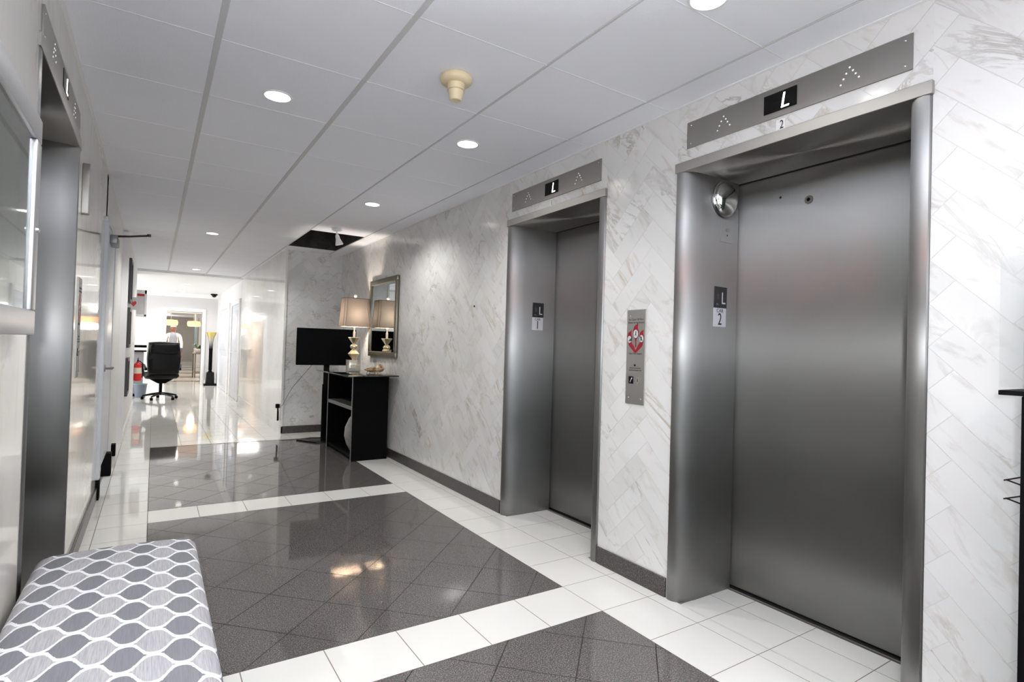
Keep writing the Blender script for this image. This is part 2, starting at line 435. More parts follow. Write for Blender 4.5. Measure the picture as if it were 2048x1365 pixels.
# ---- ceiling
ce = thing('ceiling', 'white suspended ceiling of square tiles in a metal grid', None, kind='structure')
xl = [-.43, .185, .799, 1.418, 2.036, 2.66]; yl = [2.5985+.6290*k for k in range(-6, 16)]
hx0, hx1 = xl[3], xl[4]; hy0, hy1 = yl[12], yl[14]
ZC = 2.49
for i in range(5):
    for j in range(21):
        x0, x1, y0, y1 = xl[i], xl[i+1], yl[j], yl[j+1]
        if i == 3 and j in (12, 13): continue
        c = clip([(x0, y0), (x1, y0), (x1, y1), (x0, y1)], XL-.001, XR+.001, -2, YC)
        if not c: continue
        if c[0][1] > YW-.3: c = clip(c, XL, XC+.05, -2, YC) if (y0+y1)/2 > YW-.1 else c
        if not c: continue
        cx = sum(p[0] for p in c)/len(c); cy = sum(p[1] for p in c)/len(c)
        bm = B(); xs = [p[0] for p in c]; ys = [p[1] for p in c]
        box(bm, min(xs)+.007-cx, max(xs)-.007-cx, min(ys)+.0015-cy, max(ys)-.0015-cy, 0, .014)
        obj('ceiling_tile', bm, MT['ceiling'], ce, bevel=.001, seg=1, loc=(cx, cy, ZC-.0005), smooth=False)
for i, x in enumerate(xl[1:-1]):
    y_hi = YC
    if x > 1.9: y_hi = YW
    w = [.0125, .0125, .006, .004][i]
    bm = B(); box(bm, x-w, x+w, -2, y_hi, ZC-.003, ZC+.02); obj('grid_bar', bm, MT['tbar2'], ce, bevel=.001, seg=1, smooth=False)
for j, y in enumerate(yl):
    if y > YC-.05: continue
    bm = B(); box(bm, XL, XR if y < YW else XC, y-.003, y+.003, ZC-.0014, ZC+.02)
    if not (hy0+.1 < y < hy1-.1): obj('grid_bar', bm, MT['tbar'], ce, smooth=False)
    else:
        bm.free(); bm = B(); box(bm, XL, hx0, y-.003, y+.003, ZC-.0014, ZC+.02); box(bm, hx1, XR, y-.003, y+.003, ZC-.0014, ZC+.02); obj('grid_bar', bm, MT['tbar'], ce, smooth=False)
# perimeter angle, plenum lid with the open bay
b = B(); box(b, XR-.016, XR, -2, YW, ZC-.004, ZC+.012); box(b, XL, XL+.016, .25, 7.9, ZC-.004, ZC+.012); obj('wall_angle', b, MT['tbar'], ce, smooth=False)
b = B(); box(b, -4, hx0, -6, YC, 2.55, 2.6); box(b, hx1, 3.2, -6, YC, 2.55, 2.6); box(b, hx0, hx1, -6, hy0, 2.55, 2.6); box(b, hx0, hx1, hy1, YC, 2.55, 2.6)
box(b, -4, XL, -6, .25, 2.50, 2.56); box(b, XL, 3.2, -6, -2, 2.5, 2.56)
obj('plenum_board', b, MT['white'], ce, smooth=False)
b = B()
for q in ((hx0, hx0+.01, hy0, hy1), (hx1-.01, hx1, hy0, hy1), (hx0, hx1, hy0, hy0+.01), (hx0, hx1, hy1-.01, hy1)): box(b, *q, ZC+.004, 2.9)
box(b, hx0, hx1, hy0, hy1, 2.9, 2.92)
hm = mat('plenum_dark', (46, 44, 43), .8); n_ = N(hm); n_.put(bsdf(hm).inputs['Base Color'], n_.ramp(n_.noise(n_.new('ShaderNodeTexCoord').outputs['Object'], 9, 5), [(.3, lin((30, 29, 29))), (.7, lin((66, 63, 60)))]))
o = obj('open_bay', b, hm, ce, smooth=False); o['label'] = 'dark opening where ceiling tiles are missing'

# ---- far room and passage shell
b = B(); box(b, -3.4, 3.2, YC, YF, 2.47, 2.6); box(b, -.4, 2.4, YF, 39, 2.45, 2.6); uset(obj('ceiling_far', b, MT['white'], smooth=False), 'plain white ceiling of the far room', kind='structure')
b = B(); DX0, DX1, DZ = .27, 1.10, 1.98
box(b, -3.4, DX0, YF, YF+.15, 0, 2.47); box(b, DX1, 3.2, YF, YF+.15, 0, 2.47); box(b, DX0, DX1, YF, YF+.15, DZ, 2.47)
uset(obj('wall_far', b, MT['greywall'], smooth=False), 'pale grey wall at the end of the far room', kind='structure')
dt = thing('door_4', 'white cased opening at the end of the corridor', None, (0, 0, 0), kind='structure')
for q in ((DX0-.09, DX0, 0, DZ+.09), (DX1, DX1+.09, 0, DZ+.09), (DX0, DX1, DZ, DZ+.09)):
    b = B(); box(b, q[0], q[1], YF-.02, YF+.17, q[2], q[3]); obj('casing', b, MT['white'], dt, bevel=.006)
b = B(); prism(b, [(YF, 2.47), (YF-.09, 2.47), (YF-.07, 2.44), (YF-.02, 2.39), (YF, 2.37)], 'X', -3.4, XC); uset(obj('trim_2', b, MT['white']), 'white crown moulding on the far wall', kind='structure')
b = B(); box(b, -3.4, DX0-.09, YF-.015, YF, 0, .12); box(b, DX1+.09, XC, YF-.015, YF, 0, .12); uset(obj('baseboard_far', b, MT['white'], smooth=False), 'white baseboard on the far wall', kind='structure')
b = B(); box(b, -.84, -.78, 12.0, 12.05, 0, 2.47); box(b, -3.4, -.29, 11.88, 12.0, 0, H+.1); box(b, -.84, -.32, 12.0, 12.9, 0, 2.5)
uset(obj('wall_return', b, MT['offwhite'], smooth=False), 'wall return at the mouth of the far room', kind='structure')
wf = thing('wall_far_right', 'white wall with two panelled doors in the far room', None, kind='structure')
b = B(); box(b, XC, XC+.2, YC, YF, 0, 2.47); obj('wall_face', b, MT['offwhite'], wf, smooth=False)
b = B(); box(b, -3.5, -3.4, 12.0, YF, 0, 2.5); uset(obj('wall_far_left', b, MT['offwhite'], smooth=False), 'far room wall out of sight', kind='structure')
for nm, ya, yb in (('door_5', 12.55, 13.75), ('door_6', 14.4, 16.3)):
    d = thing(nm, 'white door with pale grey panel in the far room, %s' % ('nearer one' if nm == 'door_5' else 'farther one'), None, kind='structure')
    for q in ((ya-.1, ya, 0, 2.1), (yb, yb+.1, 0, 2.1), (ya, yb, 2.0, 2.1)):
        b = B(); box(b, XC-.035, XC, q[0], q[1], q[2], q[3]); obj('casing', b, MT['white'], d, bevel=.006)
    b = B(); box(b, XC-.012, XC, ya, yb, .01, 2.0); lf = obj('door_leaf', b, MT['doorwhite'], d, bevel=.002, seg=1)
    for z0, z1 in ((.15, .85), (1.0, 1.88)):
        b = B(); box(b, XC-.02, XC-.012, ya+.14, yb-.14, z0, z1); obj('panel', b, MT['doorwhite'], lf, bevel=.005)
    b = B(); tube(b, [(XC-.012, yb-.07, .98), (XC-.06, yb-.07, .98), (XC-.065, yb-.18, .98)], .008); obj('handle', b, MT['chrome'], lf)
# passage beyond
pg = mat('passage_wall', (212, 207, 200), .6)
b = B(); box(b, -.4, .0, YF+.15, 39, 0, 2.45); box(b, 2.0, 2.4, YF+.15, 39, 0, 2.45); box(b, 0, 2.0, 38, 38.2, 0, 2.45)
uset(obj('wall_passage', b, pg, smooth=False), 'beige walls of the passage beyond the cased opening', kind='structure')
# a pier narrowing the passage
b = B(); box(b, 1.50, 2.0, 27.5, 28.1, 0, 2.45); uset(obj('trim_3', b, MT['white'], bevel=.01), 'white pier in the far passage', kind='structure')
b = B(); box(b, .01, 1.99, 26.0, 26.3, 2.28, 2.45); uset(obj('trim_4', b, MT['white'], smooth=False), 'white ceiling beam in the far passage', kind='structure')

# ---- lobby behind the camera (closes the room; daylight enters through its open glazed end)
b = B(); box(b, -4.1, -4, -6, .25, 0, 2.6); box(b, -4, XL-.5, .25, .4, 0, 2.6); uset(obj('wall_lobby', b, MT['offwhite'], smooth=False), 'lobby walls behind the camera', kind='structure')
wn = thing('window_1', 'glazed entrance front behind the camera', None, kind='structure')
for x in (-4, -2.2, -.4, 1.4, 2.9):
    b = B(); box(b, x, x+.07, -6, -5.93, 0, 2.5); obj('mullion', b, MT['steel_plate'], wn, smooth=False)
b = B(); box(b, -3.93, 2.9, -6, -5.93, 2.38, 2.5); obj('head_rail', b, MT['steel_plate'], wn, smooth=False)
b = B(); box(b, -3.93, 2.9, -5.97, -5.962, .0, 2.38); obj('pane', b, MT['glass'], wn, smooth=False)

# ------------------------------------------------------------------ elevator entrances (doors 1 to 3)
def elevator(name, lab, loc, rz, w, flip=False):
    """local: x right along the wall, +y into the wall, origin on the floor at the opening's centre"""
    r = thing(name, lab, None, loc, rz, kind='structure')
    h = w/2; zt = 2.152; q__ = .4 if rz > 0 else 1
    def jamb(sg):
        q_ = .3 if rz > 0 else 1
        prof = [(h, .004), (h-.005, -.009*q_), (h-.020, -.014*q_), (h-.040, -.012*q_), (h-.058, -.002), (h-.072, .022), (h-.083, .055), (h-.088, .11), (h-.088, .385), (h-.082, .385), (h, .385)]
        bm = B(); prism(bm, [(sg*x, y) for x, y in prof], 'Z', 0, zt); return obj('jamb', bm, MT['steel_jamb'], r, ang=50)
    jamb(-1); jamb(1)
    bm = B(); box(bm, -h-.004, h+.004, -.016*q__, .39, zt, DH); obj('lintel', bm, MT['steel_plate'], r, bevel=.002, seg=1, smooth=False)
    bm = B(); box(bm, -h+.06, h-.06, .402, .44, .014, zt-.0); obj('door_leaf', bm, MT['steel_door'], r, smooth=False)
    bm = B(); box(bm, -h+.089, h-.089, .372, .385, -.002, .004); obj('sill', bm, MT['steel'], r, smooth=False)
    bm = B(); box(bm, -h+.05, h-.05, .386, .50, -.01, .002); box(bm, -h, -h+.02, .386, .6, 0, zt); box(bm, h-.02, h, .386, .6, 0, zt); box(bm, -h, h, .5, .6, 0, zt); box(bm, -h, h, .39, .6, zt+.001, zt+.02)
    obj('door_pocket', bm, MT['dark_gap'], r, smooth=False)
    return r
elevator('door_1', 'near right elevator with a brushed steel door, marked car 2', (XR, sum(DOORS_R[0])/2, 0), -PI/2, DOORS_R[0][1]-DOORS_R[0][0])
elevator('door_2', 'farther right elevator with a brushed steel door, marked car 1', (XR, sum(DOORS_R[1])/2, 0), -PI/2, DOORS_R[1][1]-DOORS_R[1][0])
elevator('door_3', 'steel elevator entrance in the left wall behind the bench', (XL, sum(DOOR_L)/2, 0), PI/2, DOOR_L[1]-DOOR_L[0])

def rz_text(par, s, size, x, z, y=-.0007, m='text', **k): return text(s, size, MT[m], par, (x, y, z), **k)
# hall position indicators
def indicator(loc, rz, w, h, lab):
    r = thing('position_indicator', lab, 'indicator', loc, rz, 'hall position indicators')
    bm = B(); box(bm, -w/2, w/2, -.006, 0, -h/2, h/2); obj('plate', bm, MT['steel_plate'], r, bevel=.001, seg=1, smooth=False)
    bm = B(); box(bm, -w*.075, w*.075, -.0085, -.0062, -h*.31, h*.31); dsp = obj('display', bm, MT['black'], r, smooth=False)
    # the glowing letter L
    bm = B(); q = [(.016, .030), (.024, .030), (.016, -.026), (.042, -.026), (.040, -.033), (.006, -.033)]
    prism(bm, q, 'Y', -.0098, -.0088); obj('glowing_letter', bm, MT['led'], dsp, smooth=False)
    for cx in (-w*.285, w*.285):
        bm = B(); pts = [(0, .028), (-.012, .008), (.012, .012), (-.022, -.010), (.022, -.004), (-.032, -.030), (.034, -.022)]
        for px, pz in pts: lathe(bm, [(.0038, 0), (.0032, .0016)], (cx+px, -.006, pz), 8, 'Y')
        obj('arrow_dots', bm, MT['dot'], r)
    for px in (-w/2+.025, w/2-.025):
        for pz in (-h/2+.02, h/2-.02):
            bm = B(); lathe(bm, [(.004, 0), (.003, .0015)], (px, -.006, pz), 8, 'Y'); obj('screw', bm, MT['chrome'], r)
    return r
indicator((XR, 1.368, 2.329), -PI/2, .985, .131, 'long steel floor indicator with arrows and a lit letter above the near right elevator')
indicator((XR, 2.985, 2.325), -PI/2, .98, .134, 'long steel floor indicator with arrows and a lit letter above the farther right elevator')
indicator((XL, 2.845, 2.245), PI/2, 1.05, .115, 'steel floor indicator above the left elevator')
# car numbers on the marble
for s_, y, z, sz, lab in (('2', 1.366, 2.226, .052, 'black number 2 on a small white label above the near elevator'), ('1', 2.996, 2.226, .050, 'black number 1 above the farther elevator')):
    r = thing('car_number', lab, 'number', (XR, y, z), -PI/2, 'car numbers above the elevators')
    bm = B(); box(bm, -.022 if s_ == '2' else -.010, .018 if s_ == '2' else .010, -.0008, 0, -.024, .026); obj('label_strip', bm, MT['white'], r, smooth=False)
    rz_text(r, s_, sz, .004, .0, -.0014, sx=.7)

# jamb signs
def jamb_sign(x, y, num, lab1, lab2):
    r = thing('floor_sign', lab1, 'sign', (x, y, 1.535), 0, 'black floor letter signs')
    bm = B(); box(bm, -.052, .052, -.004, 0, -.055, .055); obj('plate', bm, mat('sign_black', (38, 38, 40), .35), r, bevel=.0015, seg=1)
    text('L', .088, MT['textw'], r, (.022, -.0045, -.008), sx=.8)
    # raised star beside the letter, braille dots below it
    bm = B(); pts = []
    for i in range(10):
        a = PI/2+i*PI/5; q = .021 if i % 2 == 0 else .009; pts.append((-.022+q*math.cos(a)*.8, .004+q*math.sin(a)*1.3))
    c = bm.verts.new((-.022, -.005, .004)); vs = [bm.verts.new((p[0], -.005, p[1])) for p in pts]
    for i in range(10): bm.faces.new((c, vs[i], vs[(i+1) % 10]))
    obj('star', bm, MT['textgrey'], r, smooth=False)
    bm = B()
    for px, pz in ((-.03, -.035), (-.024, -.035), (-.03, -.041), (-.018, -.041)): lathe(bm, [(.0016, 0), (.001, .0012)], (px, -.004, pz), 6, 'Y')
    obj('braille_dots', bm, MT['textw'], r)
    r2_ = thing('car_sign', lab2, 'sign', (x-.002, y, 1.43), 0, 'white car number signs')
    bm = B(); box(bm, -.050, .050, -.0025, 0, -.0485, .0485); obj('plate', bm, mat('sign_white', (214, 214, 222), .4), r2_, smooth=False)
    text('CAR', .028, MT['textgrey'], r2_, (0, -.003, .034)); text(num, .088, MT['text'], r2_, (0, -.003, -.012), sx=.75)
jamb_sign(2.466, DOORS_R[0][1]-.088, '2', 'black plate with a white L on the near elevator jamb', 'white CAR 2 plate on the jamb of the near elevator')
jamb_sign(2.447, DOORS_R[1][1]-.088, '1', 'black plate with a white L on the farther elevator jamb', 'white CAR 1 plate on the jamb of the farther elevator')
# key switch
r = thing('key_switch', 'small square steel key switch plate under the round mirror', 'switch', (2.505, DOORS_R[0][1]-.088, 1.885))
bm = B(); box(bm, -.05, .05, -.003, 0, -.06, .06); obj('plate', bm, MT['steel_jamb'], r, bevel=.001, seg=1)
bm = B(); lathe(bm, [(.009, 0), (.009, .006), (.006, .007)], (0, -.003, .005), 12, 'Y'); obj('keyhole', bm, MT['chrome'], r)
bm = B(); lathe(bm, [(.004, 0), (.003, .002)], (.004, -.003, -.022), 8, 'Y'); obj('screw', bm, MT['dark_gap'], r)
# round convex mirror in the upper corner
r = thing('convex_mirror', 'round domed safety mirror on the near elevator jamb', 'mirror', (2.470, DOORS_R[0][1]-.088, 2.045))
bm = B(); prof = [(.002, 0), (.088, 0), (.094, .006), (.094, .014), (.088, .018), (.084, .016)]; lathe(bm, prof, (0, 0, 0), 40, 'Y'); obj('rim', bm, MT['chrome'], r)
bm = B(); lathe(bm, [(.087, .014)]+[(.087*math.cos(a), .014+.045*math.sin(a)) for a in [i*PI/2/10 for i in range(1, 10)]]+[(.004, .059)], (0, 0, 0), 40, 'Y'); obj('dome', bm, mat('mirror_dome', (225, 230, 228), .04, 1), r)
# peephole and pin on the near door
r = thing('door_viewer', 'small round lens in the near elevator door', 'door viewer', (XR+.402, 1.462, 1.995), -PI/2)
bm = B(); lathe(bm, [(.021, 0), (.019, .004), (.010, .005)], (0, 0, 0), 20, 'Y'); obj('ring', bm, mat('dull_metal', (120, 114, 106), .5, .6), r)
bm = B(); lathe(bm, [(.009, .0048), (.007, .0065)], (0, 0, 0), 12, 'Y'); obj('lens', bm, MT['black'], r)
bm = B(); lathe(bm, [(.006, 0), (.004, .003)], (0, 0, 0), 10, 'Y'); o = obj('door_pin', bm, MT['dark_gap']); o.location = (XR+.402, 1.607, 2.036); o.rotation_euler = (0, 0, -PI/2)
uset(o, 'tiny dark pin hole left of the door viewer', 'pin')
bm = B(); lathe(bm, [(.009, 0), (.007, .006), (.003, .008)], (0, 0, 0), 10, 'Y'); o = obj('wall_plug', bm, MT['dark_gap']); o.location = (XR, 4.017, 1.578); o.rotation_euler = (0, 0, -PI/2)
uset(o, 'tiny black plug in the marble beyond the farther elevator', 'plug')

# call stations
def ellipse(cx, cz, rx, rzz, n=18): return [(cx+rx*math.cos(2*PI*i/n), cz+rzz*math.sin(2*PI*i/n)) for i in range(n)]
def call_station(loc, rz, lab):
    r = thing('call_station', lab, 'call panel', loc, rz, 'elevator call stations')
    w, h = .138, .518
    bm = B(); box(bm, -w/2, w/2, -.005, 0, -h/2, h/2); obj('plate', bm, MT['steel_plate'], r, bevel=.001, seg=1, smooth=False)
    for q in ((-.045, .225), (.045, .232), (-.045, -.225), (.045, -.228)):
        bm = B(); lathe(bm, [(.0045, 0), (.003, .0018)], (q[0], -.005, q[1]), 8, 'Y'); obj('screw', bm, MT['chrome'], r)
    text('In Case Of Fire', .0175, MT['textgrey'], r, (0, -.0055, .205)); text('Elevators Are Out Of Service', .0135, MT['textgrey'], r, (0, -.0055, .188), sx=.72)
    text('Use Fire Stairs', .0165, MT['textgrey'], r, (0, -.0055, .018))
    def flame(cx, cz, sc, m=1):
        # almond flame leaning to its tip
        out = [(-.003, .050), (-.015, .038), (-.0215, .016), (-.0205, -.008), (-.008, -.027), (.008, -.027), (.0205, -.008), (.0215, .014), (.014, .034), (.016, .062), (.004, .050)]
        return [(cx+m*x*sc, cz+z*sc) for x, z in out]
    bm = B(); prism(bm, flame(0, .126, 1.0), 'Y', -.0062, -.0052); em = obj('flame_emblem', bm, MT['red'], r, smooth=False)
    for cx, cz in ((-.046, .098), (.043, .102)):
        bm = B(); prism(bm, flame(cx, cz, .80), 'Y', -.0062, -.0052); obj('side_flame', bm, MT['red'], em, smooth=False)
    bm = B(); prism(bm, [(-.006, .102), (.006, .102), (.004, .085), (.005, .058), (-.003, .050), (-.001, .080)], 'Y', -.0062, -.0052); obj('stem', bm, MT['red'], em, smooth=False)
    for m_, x0 in ((-1, -.046), (1, .043)):
        bm = B(); prism(bm, [(x0-m_*-.014, .088), (x0-m_*.012, .080), (m_*.014, .058), (0, .034), (0, .020), (m_*.024, .038), (m_*.050, .062)], 'Y', -.0061, -.0052); obj('lower_blade', bm, MT['red'], em, smooth=False)
    pw = mat('disc_grey', (196, 196, 196), .4)
    for cx, cz, q in ((0, .126, 1), (-.046, .096, .84), (.043, .100, .84)):
        bm = B(); prism(bm, ellipse(cx, cz, .0195*q, .0255*q), 'Y', -.0066, -.0063); obj('disc_ring', bm, MT['text'], em, smooth=False)
        bm = B(); prism(bm, ellipse(cx, cz, .0178*q, .0235*q), 'Y', -.0070, -.0063); obj('icon_disc', bm, pw, em, smooth=False)
    # little figures in the discs: running man, stairs, struck-out cab
    bm = B(); prism(bm, [(-.002, .134), (-.001, .141), (.003, .141), (.004, .134), (.002, .126), (.006, .116), (.002, .117), (0, .123), (-.005, .115), (-.007, .118), (-.003, .126)], 'Y', -.0076, -.0070); obj('man_icon', bm, MT['textgrey'], em, smooth=False)
    bm = B(); prism(bm, [(-.052, .086), (-.052, .091), (-.046, .091), (-.046, .096), (-.040, .096), (-.040, .101), (-.034, .101), (-.034, .105), (-.031, .105), (-.031, .086)], 'Y', -.0076, -.0070); obj('stairs_icon', bm, MT['textgrey'], em, smooth=False)
    bm = B(); prism(bm, [(.036, .089), (.046, .089), (.046, .094), (.051, .087), (.053, .090), (.046, .099), (.046, .111), (.036, .111), (.031, .115), (.029, .112), (.036, .104)], 'Y', -.0074, -.0070); obj('cab_icon', bm, MT['textgrey'], em, smooth=False)
    bm = B(); lathe(bm, [(.006, 0), (.005, .003)], (-.002, -.005, -.046), 12, 'Y'); obj('indicator_lamp', bm, MT['black'], r)
    text('FIREFIGHTERS OPERATION', .0085, MT['textgrey'], r, (0, -.0055, -.062), sx=.8); text('APPOINTED PERSONNEL ONLY', .0085, MT['textgrey'], r, (0, -.0055, -.074), sx=.8)
    bm = B(); box(bm, -.045, -.010, -.008, -.005, -.148, -.108); bt = obj('call_button', bm, MT['black'], r, bevel=.001, seg=1)
    bm = B(); prism(bm, [(-.034, -.140), (-.030, -.140), (-.022, -.121), (-.018, -.124), (-.017, -.113), (-.027, -.119), (-.025, -.120)], 'Y', -.0086, -.0081); obj('arrow_mark', bm, MT['textw'], bt, smooth=False)
    bm = B(); prism(bm, ellipse(.022, -.128, .014, .021), 'Y', -.0075, -.005); o = obj('key_cylinder', bm, MT['chrome'], r); bm = B(); box(bm, .0205, .0235, -.0082, -.0075, -.136, -.120); obj('key_slot', bm, MT['dark_gap'], o, smooth=False)
    return r
call_station((XR, 2.176, 1.211), -PI/2, 'tall steel call panel with a red flame emblem between the right elevators')
call_station((XL, 3.66, 1.28), PI/2, 'tall steel call panel just beyond the left elevator')
bm = B(); box(bm, -.03, .03, -.03, 0, -.13, .13); o = obj('hall_lantern', bm, MT['steel_plate'], bevel=.004); o.location = (XL, 3.63, 2.0); o.rotation_euler = (0, 0, PI/2); uset(o, 'slim steel hall lantern on the left wall high beside the elevator', 'lantern')

# ------------------------------------------------------------------ ceiling lights
def downlight(x, y, z, power, lab, r=.058, grp='recessed ceiling lights'):
    t = thing('ceiling_light', lab, 'light', (x, y, z), 0, grp)
    bm = B(); lathe(bm, [(r, .004), (r+.004, -.004), (r+.013, -.003), (r+.014, .0)], (0, 0, 0), 32, closed=False); obj('trim_ring', bm, MT['white'], t)
    bm = B(); lathe(bm, [(.004, .001), (r, .001)], (0, 0, -.003), 32, closed=False); bm.faces.new([v for v in bm.verts][:32]); obj('diffuser', bm, MT['lamp_e'], t, smooth=False)
    l = bpy.data.lights.new('downlight', 'SPOT'); l.energy = power; l.spot_size = math.radians(150); l.spot_blend = .6; l.shadow_soft_size = .05; l.color = (1, .985, .95)
    o = bpy.data.objects.new('downlight', l); COL.objects.link(o); o.parent = t; o.location = (0, 0, -.02)
DP = 26
for x, y, lab in ((.49, 3.025, 'round recessed light left of the beige smoke detector'), (1.584, 3.018, 'round recessed light between the smoke detector and the farther elevator'),
                  (1.60, 1.265, 'round recessed light at the top edge above the near elevator'), (.49, 1.26, None), (1.60, 4.833, 'round recessed light nearest the dark ceiling opening'), (.49, 4.83, None),
                  (.54, 7.39, 'round recessed light left of the dark ceiling opening'), (.6, 11.4, 'round recessed light where the corridor ceiling ends'), (.5, -1.0, None), (1.6, -1.0, None)):
    if lab is None:
        if y > 4: continue
        lab = 'recessed light outside the picture at %s' % ('left above the bench' if y > 0 else 'the lobby side')
        if y < 0: lab += ', left row' if x < 1 else ', right row'
    downlight(x, y, ZC-.001, (11 if 0 < y < 2 else DP) if y < 7 else 42, lab)
for x, y, lab in ((.58, 14.4, 'round light on the far room ceiling, the nearer of two'), (.60, 16.6, 'round light on the far room ceiling, the farther of two')):
    downlight(x, y, 2.469, 30, lab)
# ceiling dome camera of the far room
r = thing('dome_camera', 'small black dome camera on the far room ceiling', 'camera', (1.33, 16.9, 2.47))
bm = B(); lathe(bm, [(.085, 0), (.085, -.02), (.075, -.03)], (0, 0, 0), 20); obj('housing', bm, MT['black_matte'], r)
bm = B(); lathe(bm, [(.06, -.03)]+[(.06*math.cos(a), -.03-.06*math.sin(a)) for a in (.3, .6, .9, 1.2, 1.45)], (0, 0, 0), 20); obj('dome', bm, MT['black'], r)

# smoke detector
r = thing('smoke_detector', 'beige round smoke detector hanging from the ceiling', 'smoke detector', (1.138, 2.30, ZC-.003))
bm = B(); lathe(bm, [(.070, .001), (.074, -.006), (.074, -.020), (.068, -.028), (.052, -.034)], n=40); obj('base', bm, MT['beige'], r)
bm = B(); lathe(bm, [(.040, -.034), (.040, -.058), (.037, -.062), (.037, -.072), (.033, -.084), (.030, -.104), (.024, -.110)], n=32); hd = obj('sensor_head', bm, MT['beige'], r)
bm = B(); lathe(bm, [(.0385, -.062), (.0385, -.066)], n=32); obj('collar', bm, mat('beige_dark', (190, 172, 140), .5), hd)

# spotlight by the open bay
r = thing('spotlight', 'small white ceiling spotlight beside the dark opening', 'spotlight', (1.655, 6.17, ZC-.003))
bm = B(); lathe(bm, [(.055, 0), (.055, -.012), (.03, -.02)], n=24); obj('canopy', bm, MT['white'], r)
bm = B(); tube(bm, [(0, 0, -.018), (0, 0, -.06)], .007); obj('stem', bm, MT['white'], r)
bm = B(); lathe(bm, [(.014, 0), (.022, -.02), (.024, -.05), (.040, -.10), (.042, -.115), (.034, -.116)], n=24)
bmesh.ops.rotate(bm, verts=bm.verts, matrix=Matrix.Rotation(math.radians(-16), 3, 'Y')); o = obj('lamp_head', bm, MT['white'], r); o.location = (0, 0, -.05)

# exit sign behind the camera, seen only as the red glow on the steel
r = thing('exit_sign', 'red exit sign hanging behind the camera', 'sign', (-.9, -1.3, 2.2), math.radians(146))
bm = B(); box(bm, -.20, .20, -.02, .02, -.10, .10); obj('housing', bm, MT['white'], r, bevel=.004)
text('EXIT', .17, mat('exit_red', (255, 30, 20), .5, emit=(255, 40, 22), es=6), r, (0, -.022, 0), off=.006)
el = bpy.data.lights.new('exit_glow', 'AREA'); el.shape = 'RECTANGLE'; el.size = .30; el.size_y = .05; el.energy = 9; el.color = (1, .07, .03)
eo = bpy.data.objects.new('exit_glow', el); COL.objects.link(eo); eo.parent = r; eo.location = (0, -.03, 0); eo.rotation_euler = (PI/2, 0, 0)

# ------------------------------------------------------------------ bench
def ogee():
    m = mat('ogee_fabric', (170, 168, 170), .85); n = N(m)
    sp = n.new('ShaderNodeSeparateXYZ'); n.put(sp.inputs[0], n.new('ShaderNodeTexCoord').outputs['Object'])
    X, Y, Z = sp.outputs
    drop = n.m('MAXIMUM', n.m('SUBTRACT', .455, Z), 0)
    xs = n.m('ADD', X, drop)
    u = n.m('DIVIDE', n.m('ADD', n.m('SUBTRACT', xs, .107), n.m('MULTIPLY', n.m('SUBTRACT', 2.238, Y), .035)), .118)
    v = n.m('DIVIDE', n.m('SUBTRACT', Y, 2.238), .134)
    c = n.m('COSINE', n.m('MULTIPLY', u, 2*PI)); sn = n.m('ABSOLUTE', n.m('SINE', n.m('MULTIPLY', u, 2*PI)))
    f = n.m('ABSOLUTE', n.m('SUBTRACT', n.m('FRACT', n.m('ADD', v, .5)), .5))
    c3 = n.m('SUBTRACT', c, n.m('MULTIPLY', n.m('COSINE', n.m('MULTIPLY', u, 6*PI)), .11))
    gg = n.m('ADD', .25, n.m('MULTIPLY', c3, .236))
    d = n.m('SUBTRACT', f, gg)
    barb = n.m('MAXIMUM', n.m('SUBTRACT', 1, n.m('MULTIPLY', n.m('ABSOLUTE', n.m('SUBTRACT', n.m('ABSOLUTE', c), .45)), 9)), 0)
    w = n.m('ADD', n.m('ADD', .036, n.m('MULTIPLY', sn, .026)), n.m('MULTIPLY', barb, .022))
    line = n.m('LESS_THAN', n.m('ABSOLUTE', d), w); darkm = n.m('LESS_THAN', d, 0)
    st = n.noise(n.mapping(n.new('ShaderNodeTexCoord').outputs['Object'], (260, 9, 200)), 1.6, 3, .7)
    lightc = n.mix(n.ramp(st, [(.3, 0.), (.7, 1.)]), (*lin((138, 137, 140)), 1), (*lin((178, 176, 178)), 1))
    darkc = n.mix(n.ramp(st, [(.2, 0.), (.8, 1.)]), (*lin((96, 96, 101)), 1), (*lin((122, 122, 126)), 1))
    col = n.mix(darkm, lightc, darkc); col = n.mix(line, col, (*lin((224, 224, 227)), 1))
    n.put(bsdf(m).inputs['Base Color'], col)
    bp = n.new('ShaderNodeBump'); bp.inputs['Strength'].default_value = .15; bp.inputs['Distance'].default_value = .001
    n.put(bp.inputs['Height'], n.noise(n.new('ShaderNodeTexCoord').outputs['Object'], 900, 1)); n.put(bsdf(m).inputs['Normal'], bp.outputs[0])
    return m
bx0, bx1, by0, by1 = -.318, .163, .55, 2.512
bench = thing('bench', 'long upholstered bench in grey and white ogee fabric against the left wall', 'bench')
